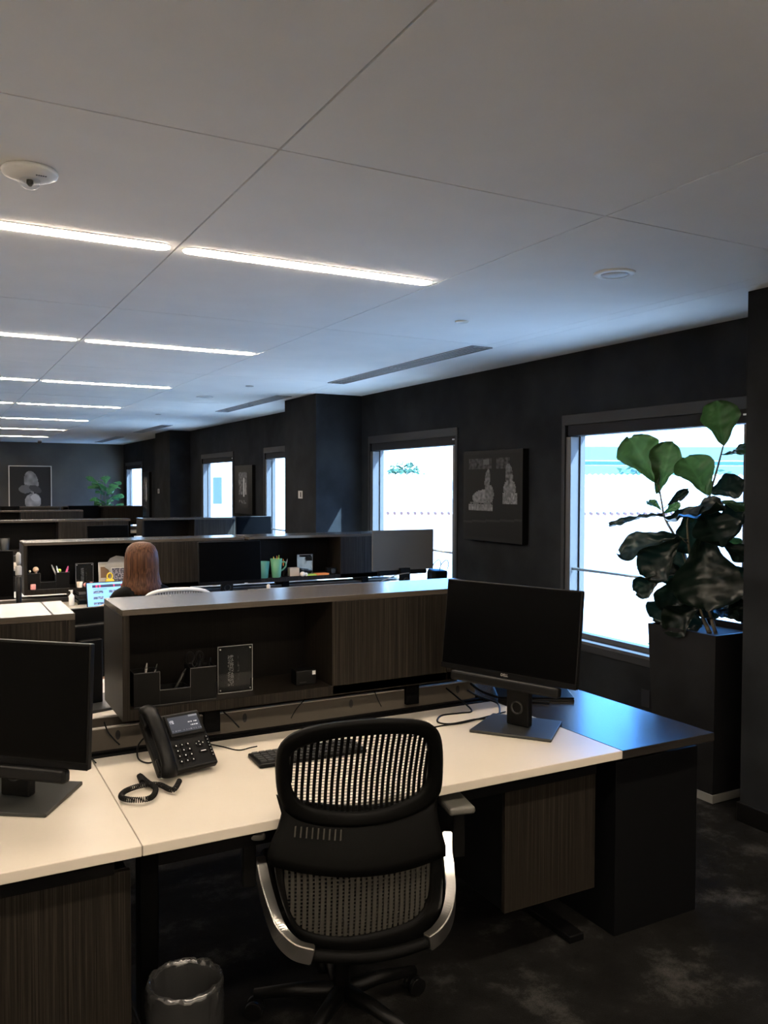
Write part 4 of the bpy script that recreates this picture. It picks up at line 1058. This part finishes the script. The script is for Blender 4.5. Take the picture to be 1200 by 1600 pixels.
# window side bay
def mug(x, label, mt, w, h, handle, fillc=None):
    t = thing('tall_mug', label, 'mug', (x, 7.0, ZB-.0))
    bm = B(); lathe(bm, [(w*.34, 0), (w*.38, .008), (w*.5, h), (w*.46, h), (w*.34, .012), (.001, .012)], seg=28, cap=False); obj('cup_body', bm, MC[mt], t)
    if handle:
        bm = B(); tube(bm, smooth_path([(w*.44, 0, h*.80), (w*.44+.035, 0, h*.80), (w*.44+.045, 0, h*.6), (w*.44+.02, 0, h*.42), (w*.40, 0, h*.34)], 6), .007, seg=8); obj('handle', bm, MC[mt], t)
    return t
mug(2.575, 'teal tapering mug next to the black second row monitor', 'teal', .10, .145, False)
mug(2.69, 'taller green mug with a handle and pens behind it', 'green', .105, .165, True)
gq = 'pens behind the green mug'
for i, (dx, mt) in enumerate([(-.02, 'yellow'), (.005, 'orange'), (.02, 'lime')]):
    pen('pen', ['yellow pen sticking out of the green mug at left', 'orange pen in the middle of the green mug', 'lime pen sticking out of the green mug at right'][i], 'pen', (2.69+dx*.3, 7.0, ZB+.02), (2.69+dx*1.3, 7.0, ZB+.185+.006*i), .005, MC[mt], gq)
t = thing('pen_cup', 'small dark pen cup between the green mug and the white box', 'pen cup', (2.80, R2+.05, ZB))
bm = B(); lathe(bm, [(.03, 0), (.032, .09), (.029, .09), (.027, .006), (.001, .006)], seg=20, cap=False); obj('cup_body', bm, 'blk', t)
for i, a in enumerate((-.02, .0, .025)):
    pen('pen', ['dark pen leaning left in the small dark cup', 'red pen upright in the small dark cup', 'grey pen leaning right in the small dark cup'][i], 'pen', (2.80+a*.3, R2+.05, ZB+.01), (2.80+a*1.6, R2+.05, ZB+.15), .004, ['blk', MC['orange'], 'grayplate'][i], 'pens in the small dark cup')
tag(obj('tissue_box', rbox(-.045, -.03, 0, .045, .03, .075, .003), MC['tan'], None, (2.87, R2-.02, ZB)), 'small tan box right of the green mug', 'box')
acrylic(3.0, R2+.03, ZB, .15, .185, 'clear acrylic plaque in the window side bay')
tag(obj('note_pad', rbox(-.05, -.035, 0, .05, .035, .012, .001), MC['lime'], None, (3.02, R2-.045, ZB)), 'lime green note pad before the window side plaque', 'note pad')
tag(obj('note_pad', rbox(-.06, -.035, 0, .06, .035, .016, .001), MC['orange'], None, (3.135, R2-.045, ZB)), 'orange note pad right of the lime pad', 'note pad')
bm = B(); ball(bm, (0, 0, .018), .022, sx=1.2); ball(bm, (.035, 0, .014), .016); tag(obj('crumpled_paper', bm, MC['cream'], None, (2.935, R2-.075, ZB)), 'crumpled cream paper left of the lime pad', 'paper')
t = thing('compact_camera', 'small black camera at the right of the window side bay', 'camera', (3.24, R2-.02, ZB))
obj('camera_body', rbox(-.05, -.02, 0, .05, .02, .06, .006), 'blk', t); bm = B(); cyl(bm, (.005, -.021, .03), (.005, -.045, .03), .022); obj('lens', bm, 'base', t)
bm = B(); lathe(bm, [(.022, 0), (.030, .05), (.026, .05), (.018, .004), (.001, .004)], seg=18, cap=False); tag(obj('paper_cup', bm, 'white', None, (3.80, 6.33, .80)), 'white paper cup beside the grey backed monitor', 'cup')
t = thing('handbag', 'black bag with looping straps right of the grey backed monitor', 'bag', (3.97, 6.36, .80))
bm = rbox(-.08, -.06, 0, .08, .06, .15, .02, 3)
for v in bm.verts: v.co.x += .012*noise.noise(v.co*20); v.co.z += .012*noise.noise(v.co*17+Vector((3, 0, 0)))
obj('bag_body', bm, 'blk', t)
for (a, b) in ((-.02, .03), (.03, -.02)):
    bm = B(); tube(bm, smooth_path([(a-.02, b, .14), (a+.0, b, .20), (a+.055, b, .235), (a+.075, b, .19), (a+.05, b, .12), (a+.03, b, .04)], 6), .0035, seg=6); obj('strap', bm, 'blk', t)
cable('thin grey cable below the grey backed monitor', [(3.32, 6.25, .88), (3.42, 6.2, .93), (3.52, 6.2, .95), (3.6, 6.22, .95)], .004, 'cables of the second row', 'grayplate')
tag(obj('paper_sheets', rbox(-.30, -.06, 0, .30, .06, .008, .001), 'white', None, (3.2, 6.75, .80)), 'white papers on the desk before the window side bay', 'paper')
bm = B(); lathe(bm, [(.016, 0), (.018, .03), (.009, .045)], seg=14); tag(obj('small_bottle', bm, MC['cream'], None, (2.56, 6.85, .80)), 'tiny cream bottle in front of the teal mug', 'bottle')

# third row
tag(obj('green_box', rbox(-.07, -.05, 0, .07, .05, .085, .003), MC['cyan'], None, (2.56, 11.36, ZB)), 'small green box at the left of the third row window side bay', 'box')
bm = B(); lathe(bm, [(.05, 0), (.06, .15), (.05, .15), (.04, .01), (.001, .01)], seg=20, cap=False); tag(obj('mug', bm, 'base', None, (.80, 11.36, ZB)), 'grey mug in the third row bay at the left edge', 'mug')
t = thing('paper_stack', 'white papers in a black tray beside the left edge of the third row', 'paper', (.47, 8.1, .74)); obj('papers', rbox(-.12, -.08, .06, .12, .08, .10, .003), 'white', t); obj('tray_body', rbox(-.13, -.09, 0, .13, .09, .058, .003), 'blk', t)
for i, (x, w, mt) in enumerate([(1.05, .08, 'tan'), (1.16, .06, 'cream'), (1.25, .05, 'tan')]):
    tag(obj('small_box', rbox(-w/2, -.03, 0, w/2, .03, .05, .003), MC[mt], None, (x, 11.36, ZB)), ['left low brown box in the third row bay', 'middle cream box in the third row bay', 'right low brown box in the third row bay'][i], 'box')
t = thing('round_basket', 'brown low basket in the fourth row bay', 'basket', (1.12, 15.6, ZB)); bm = B(); lathe(bm, [(.09, 0), (.13, .08), (.12, .08), (.08, .01), (.001, .01)], seg=24, cap=False); obj('basket_body', bm, MC['tan'], t)
t = thing('tissue_box', 'white and black box in the gap between third row hutches', 'box', (2.385, 11.2, .74)); obj('box_body', rbox(-.05, -.05, 0, .05, .05, .20, .003), 'blk', t); obj('white_top', rbox(-.045, -.045, .2005, .045, .045, .29, .006), 'white', t)

# ------------------------------------------------------------------ the seated woman and her chair
PX, PY = 1.27, 5.82
wc = thing('office_chair', 'white mesh office chair behind the seated woman', 'chair', (1.46, 5.66, 0), math.radians(-6))
bm = B(); op = smooth_path([(-.235, -.02, .62), (-.24, -.05, .85), (-.19, -.08, .975), (0, -.10, 1.005), (.19, -.08, .975), (.24, -.05, .85), (.235, -.02, .62), (0, -.02, .56)], 6, closed=True)
tube(bm, op, .013, seg=8, closed=True); obj('back_frame', bm, 'white', wc)
bm = B()
for k in range(27):
    u = -.225+.45*k/26; zt = 1.0-.5*max(0, abs(u)-.05)**1.6*1.9; strip(bm, [Vector((u, -.10+.9*u*u+.08*(1-j/8)*1.0-.0, .58+(zt-.58)*j/8)) for j in range(9)], Vector((1, 0, 0)), .012, .003)
obj('back_net', bm, plain('pale_net', (.42, .42, .43), .6), wc)
obj('seat', rbox(-.24, -.02, .44, .24, .44, .50, .02, 3), 'pad', wc)
bm = B(); cyl(bm, (0, .2, .08), (0, .2, .44), .025); tube(bm, [(0, .15, .42), (0, .0, .42), (0, -.04, .60)], .02, seg=8); obj('column', bm, 'blk', wc)
for k in range(5):
    a = 2*PI*k/5; d = Vector((math.cos(a), math.sin(a), 0)); bm = B(); tube(bm, [Vector((0, .2, .09)), d*.28+Vector((0, .2, .055))], [.025, .016], seg=8); ball(bm, d*.28+Vector((0, .2, .028)), .028); obj('base_leg', bm, 'blk', wc)

def skin_body(name, verts, edges, radii, mat, parent, sub=2, root=0):
    me = bpy.data.meshes.new(name); me.from_pydata(verts, edges, []); o = bpy.data.objects.new(name, me); COL.objects.link(o)
    md = o.modifiers.new('s', 'SKIN'); md.use_smooth_shade = True
    for i, r_ in enumerate(radii):
        sv = me.skin_vertices[0].data[i]; sv.radius = r_ if isinstance(r_, tuple) else (r_, r_); sv.use_root = (i == root)
    ms = o.modifiers.new('u', 'SUBSURF'); ms.levels = sub; ms.render_levels = sub
    dg = bpy.context.evaluated_depsgraph_get(); m2 = bpy.data.meshes.new_from_object(o.evaluated_get(dg))
    o.modifiers.clear(); o.data = m2; m2.materials.clear()
    m2.materials.append(MC[mat] if mat in MC else M[mat])
    for p in m2.polygons: p.use_smooth = True
    o.parent = parent; return o
wm = thing('person', 'woman with long auburn hair and a black top seated with her back turned', 'person', (PX, PY, 0), math.radians(8))
V = [(0, 0, .56), (0, -.01, .70), (0, .0, .84), (0, -.005, .955), (0, .0, 1.03), (0, .012, 1.09), (0, .035, 1.16), (0, .04, 1.235)]
Rr = [(.155, .12), (.125, .10), (.12, .085), (.10, .068), (.055, .05), (.048, .048), (.062, .075), (.058, .072)]
E_ = [(0, 1), (1, 2), (2, 3), (3, 4), (4, 5), (5, 6), (6, 7)]
def chain(start, pts, rad):
    p = start
    for q, r_ in zip(pts, rad): V.append(q); Rr.append(r_); E_.append((p, len(V)-1)); p = len(V)-1
    return p
for s in (-1, 1):
    wr = chain(3, [(s*.115, 0, .975), (s*.170, .005, .955), (s*.20, .06, .82), (s*.19, .17, .745+.06), (s*.13, .36, .832), (s*.12, .41, .832)], [.042, .036, .034, .032, .026, .030])
    for k, (dx, L_) in enumerate([(-.030, .055), (-.012, .068), (.008, .072), (.026, .062)]):
        b_ = (s*.12+s*dx*.9, .445, .828)
        chain(wr, [b_, (b_[0], b_[1]+L_*.5, .826), (b_[0], b_[1]+L_, .812)], [.009, .008, .007])
    chain(wr, [(s*.12-s*.035, .405, .826), (s*.12-s*.055, .435, .818)], [.010, .008])
    chain(0, [(s*.095, .02, .54), (s*.11, .22, .56), (s*.11, .44, .55), (s*.11, .46, .30), (s*.11, .44, .09), (s*.11, .54, .045)], [.095, .085, .06, .05, .036, .03])
skin_body('body', V, E_, Rr, 'skin', wm)
# clothing: black top over torso and arms
V2 = [(0, 0, .56), (0, -.012, .70), (0, .0, .84), (0, -.008, .955), (0, -.002, 1.025)]; R2_ = [(.165, .128), (.137, .11), (.152, .112), (.138, .096), (.070, .062)]
E2 = [(0, 1), (1, 2), (2, 3), (3, 4)]; V, Rr, E_ = V2, R2_, E2
for s in (-1, 1): chain(3, [(s*.115, 0, .978), (s*.172, .005, .955), (s*.20, .06, .82), (s*.19, .17, .805), (s*.14, .32, .83)], [.062, .058, .050, .045, .034])
skin_body('black_top', V, E_, Rr, 'blk_matte', wm)
# face features
bm = B(); ball(bm, (0, .118, 1.165), .014, sy=1.2, sz=1.6); obj('nose', bm, MC['skin'], wm)
bm = B()
for s in (-1, 1): ball(bm, (s*.028, .106, 1.19), .009)
obj('eyes', bm, 'white', wm)
bm = B(); ball(bm, (0, .108, 1.125), .018, sy=.4, sz=.35); obj('mouth', bm, MC['rose'], wm)
# hair: long bob, open to the front
bm = B(); prof_h = [(.012, 1.312), (.060, 1.302), (.090, 1.275), (.106, 1.235), (.112, 1.19), (.113, 1.14), (.118, 1.09), (.127, 1.04), (.142, .995), (.146, .965), (.118, .950)]
nseg = 72; rings = []
for i, (r_, z) in enumerate(prof_h):
    ring_ = []
    for k in range(nseg+1):
        cov = math.radians([360, 360, 356, 340, 322, 306, 292, 280, 270, 265, 262][i]); a = math.radians(270) - cov/2 + cov*k/nseg
        st = 1+.018*math.sin(k*2.3+i*.25)+.02*noise.noise(Vector((k*.35, i*.3, 0)))+(.05*noise.noise(Vector((k*.5, i, 3))) if i > 7 else 0)
        ring_.append(bm.verts.new((r_*st*math.cos(a), .025+r_*st*1.0*math.sin(a)*(.98 if z > 1.1 else .80), z+(.012*noise.noise(Vector((k*.6, 0, 9))) if i > 8 else 0))))
    rings.append(ring_)
for i in range(len(rings)-1):
    for k in range(nseg): bm.faces.new((rings[i][k], rings[i][k+1], rings[i+1][k+1], rings[i+1][k])).smooth = True
hm, n, l, b = new_mat('auburn_hair'); tc = n.new('ShaderNodeTexCoord'); mp = n.new('ShaderNodeMapping'); mp.inputs['Scale'].default_value = (120, 120, 3); l.new(tc.outputs['Object'], mp.inputs[0])
tn = n.new('ShaderNodeTexNoise'); tn.inputs['Scale'].default_value = 1; tn.inputs['Detail'].default_value = 4; l.new(mp.outputs[0], tn.inputs['Vector']); rr_ = n.new('ShaderNodeValToRGB'); l.new(tn.outputs['Fac'], rr_.inputs[0])
rr_.color_ramp.elements[0].color = (.022, .009, .005, 1); rr_.color_ramp.elements[0].position = .3; rr_.color_ramp.elements[1].color = (.13, .055, .026, 1); rr_.color_ramp.elements[1].position = .8
l.new(rr_.outputs[0], b.inputs['Base Color']); b.inputs['Roughness'].default_value = .45; b.inputs['Specular IOR Level'].default_value = .12
ho = obj('hair', bm, hm, wm); sm = ho.modifiers.new('th', 'SOLIDIFY'); sm.thickness = .012

# ------------------------------------------------------------------ outside
M['out_white'] = plain('white_stucco', (.80, .80, .78), .9, spec=.1)
M['out_ground'] = plain('pale_concrete', (.66, .56, .49), .9, spec=.1, var=.1, vscale=.6)
bm = B(); box(bm, WX+WTH+.3, -40, -4.6, 90, 90, -4.4); o = obj('ground_outside', bm, 'out_ground'); o['kind'] = 'structure'
M['tile'] = plain('terracotta_tile', (.10, .045, .04), .8)
M['teal_glass'] = plain('teal_facade_glass', (.03, .08, .10), .8, spec=.1)
M['teal_pale'] = plain('pale_teal_facade', (.09, .16, .16), .8, spec=.1)
def house(px, depth, w, h_top, dpt, label, roof=True, wins=()):
    lat = (px-600)/FPX*depth; c = Vector((fw.x, fw.y, 0)).normalized()*depth+Vector((rt.x, rt.y, 0))*lat
    t = thing('building', label, 'building', (c.x, c.y, -4.4), -YAW, None); H = h_top+4.4
    bm = B(); box(bm, -w/2, 0, 0, w/2, dpt, H); obj('wall', bm, 'out_white', t)
    if roof:
        bm = B(); n = int(w/.15)
        V0 = []
        for k in range(n*2+1):
            x = -w/2-.2+(w+.4)*k/(n*2); dz = .05 if k % 2 else 0
            V0.append((bm.verts.new((x, -.35, H-.03+dz)), bm.verts.new((x, dpt*.5, H+.9+dz))))
        for a, b in zip(V0, V0[1:]): bm.faces.new((a[0], b[0], b[1], a[1]))
        rf = obj('tiled_roof', bm, 'out_white', t)
        bm = B(); 
        for k in range(n): x = -w/2+w*(k+.5)/n; cyl(bm, (x, -.42, H+.0), (x, -.30, H+.02), .035, seg=8)
        obj('eave_tiles', bm, 'tile', rf)
    for (a, b, c_, d_, mt) in wins:
        f = obj('window', rbox(a, -.06, b, c_, -.002, d_, .01), mt, t)
    return t
house(985, 19, 12.0, 1.08, 7, 'low white building with a tiled eave outside the near window', True, ((-4.2, 2.0, -3.6, 2.9, 'teal_glass'), (-4.2, .6, -3.6, 1.2, 'teal_glass')))
house(640, 27, 7.0, .86, 7, 'low white building with a tiled eave outside the middle window', True, ())
house(1030, 44, 16.0, 3.9, 8, 'taller pale building with a teal window band beyond the tiled roof', False, ((-6, 6.4, 4.6, 7.15, 'teal_pale'), (-6, 7.2, 4.6, 7.38, 'teal_glass'), (-6, 7.45, 4.6, 8.15, 'teal_pale')))
house(345, 40, 16.0, 7.0, 8, 'white building with a blue window outside the far narrow windows', False, ((-.36, 5.2, .06, 6.46, plain('blue_window', (.05, .08, .2), .5)),))
M['tree'] = leafmat('tree_leaf', (.03, .06, .03), (.03, .07, .02))
def tree(px, depth, z, r, label, n=260, sx=1.3, sz=.6, trunk=True, ls=.22):
    lat = (px-600)/FPX*depth; c = Vector((fw.x, fw.y, 0)).normalized()*depth+Vector((rt.x, rt.y, 0))*lat
    t = thing('tree', label, 'tree', (c.x, c.y, -4.4)); H = z+4.4
    bm = B(); vl = bm.verts.layers.float.new('vein'); rnd = random.Random(int(px))
    for k in range(n):
        while True:
            p = Vector((rnd.uniform(-1, 1), rnd.uniform(-1, 1), rnd.uniform(-1, 1)))
            if p.length < 1 and noise.noise(p*2.3+Vector((px, 0, 0))) > -.12: break
        p = Vector((p.x*r*sx, p.y*r, H+p.z*r*sz)); d = Vector((rnd.uniform(-1, 1), rnd.uniform(-1, 1), rnd.uniform(-.6, .6))).normalized()
        s_ = d.orthogonal().normalized(); a = ls*rnd.uniform(.5, 1)
        vs = [bm.verts.new(p+q) for q in (d*a, s_*a*.45, -d*a, -s_*a*.45)]; bm.faces.new(vs)
    obj('crown', bm, 'tree', t)
    bm = B(); tube(bm, [(0, 0, 0), (.1, 0, H*.6), (0, 0, H)], [.16, .12, .04], seg=8)
    for k in range(9):
        a = rnd.uniform(0, 2*PI); tube(bm, [(0, 0, H*.8), (math.cos(a)*r*.5*sx, math.sin(a)*r*.5, H*.95), (math.cos(a)*r*sx*.9, math.sin(a)*r*.9, H+rnd.uniform(-.3, .5)*r*sz)], [.05, .03, .01], seg=5)
    obj('trunk', bm, 'stem', t)
tree(633, 38, 2.15, .95, 'dark crowned tree above the roof in the middle window', 330, .95, .62, ls=.2)
tree(1090, 30, 1.45, 1.5, 'leafy tree behind the fig plant outside the near window', 420, 1.3, .7)
tree(1000, 33, 2.1, .8, 'small tree in front of the teal building', 150, 1.6, .5)
tree(1000, 11, -.75, .55, 'thin bare shrub low outside the near window', 26, 1.6, .9, ls=.05)
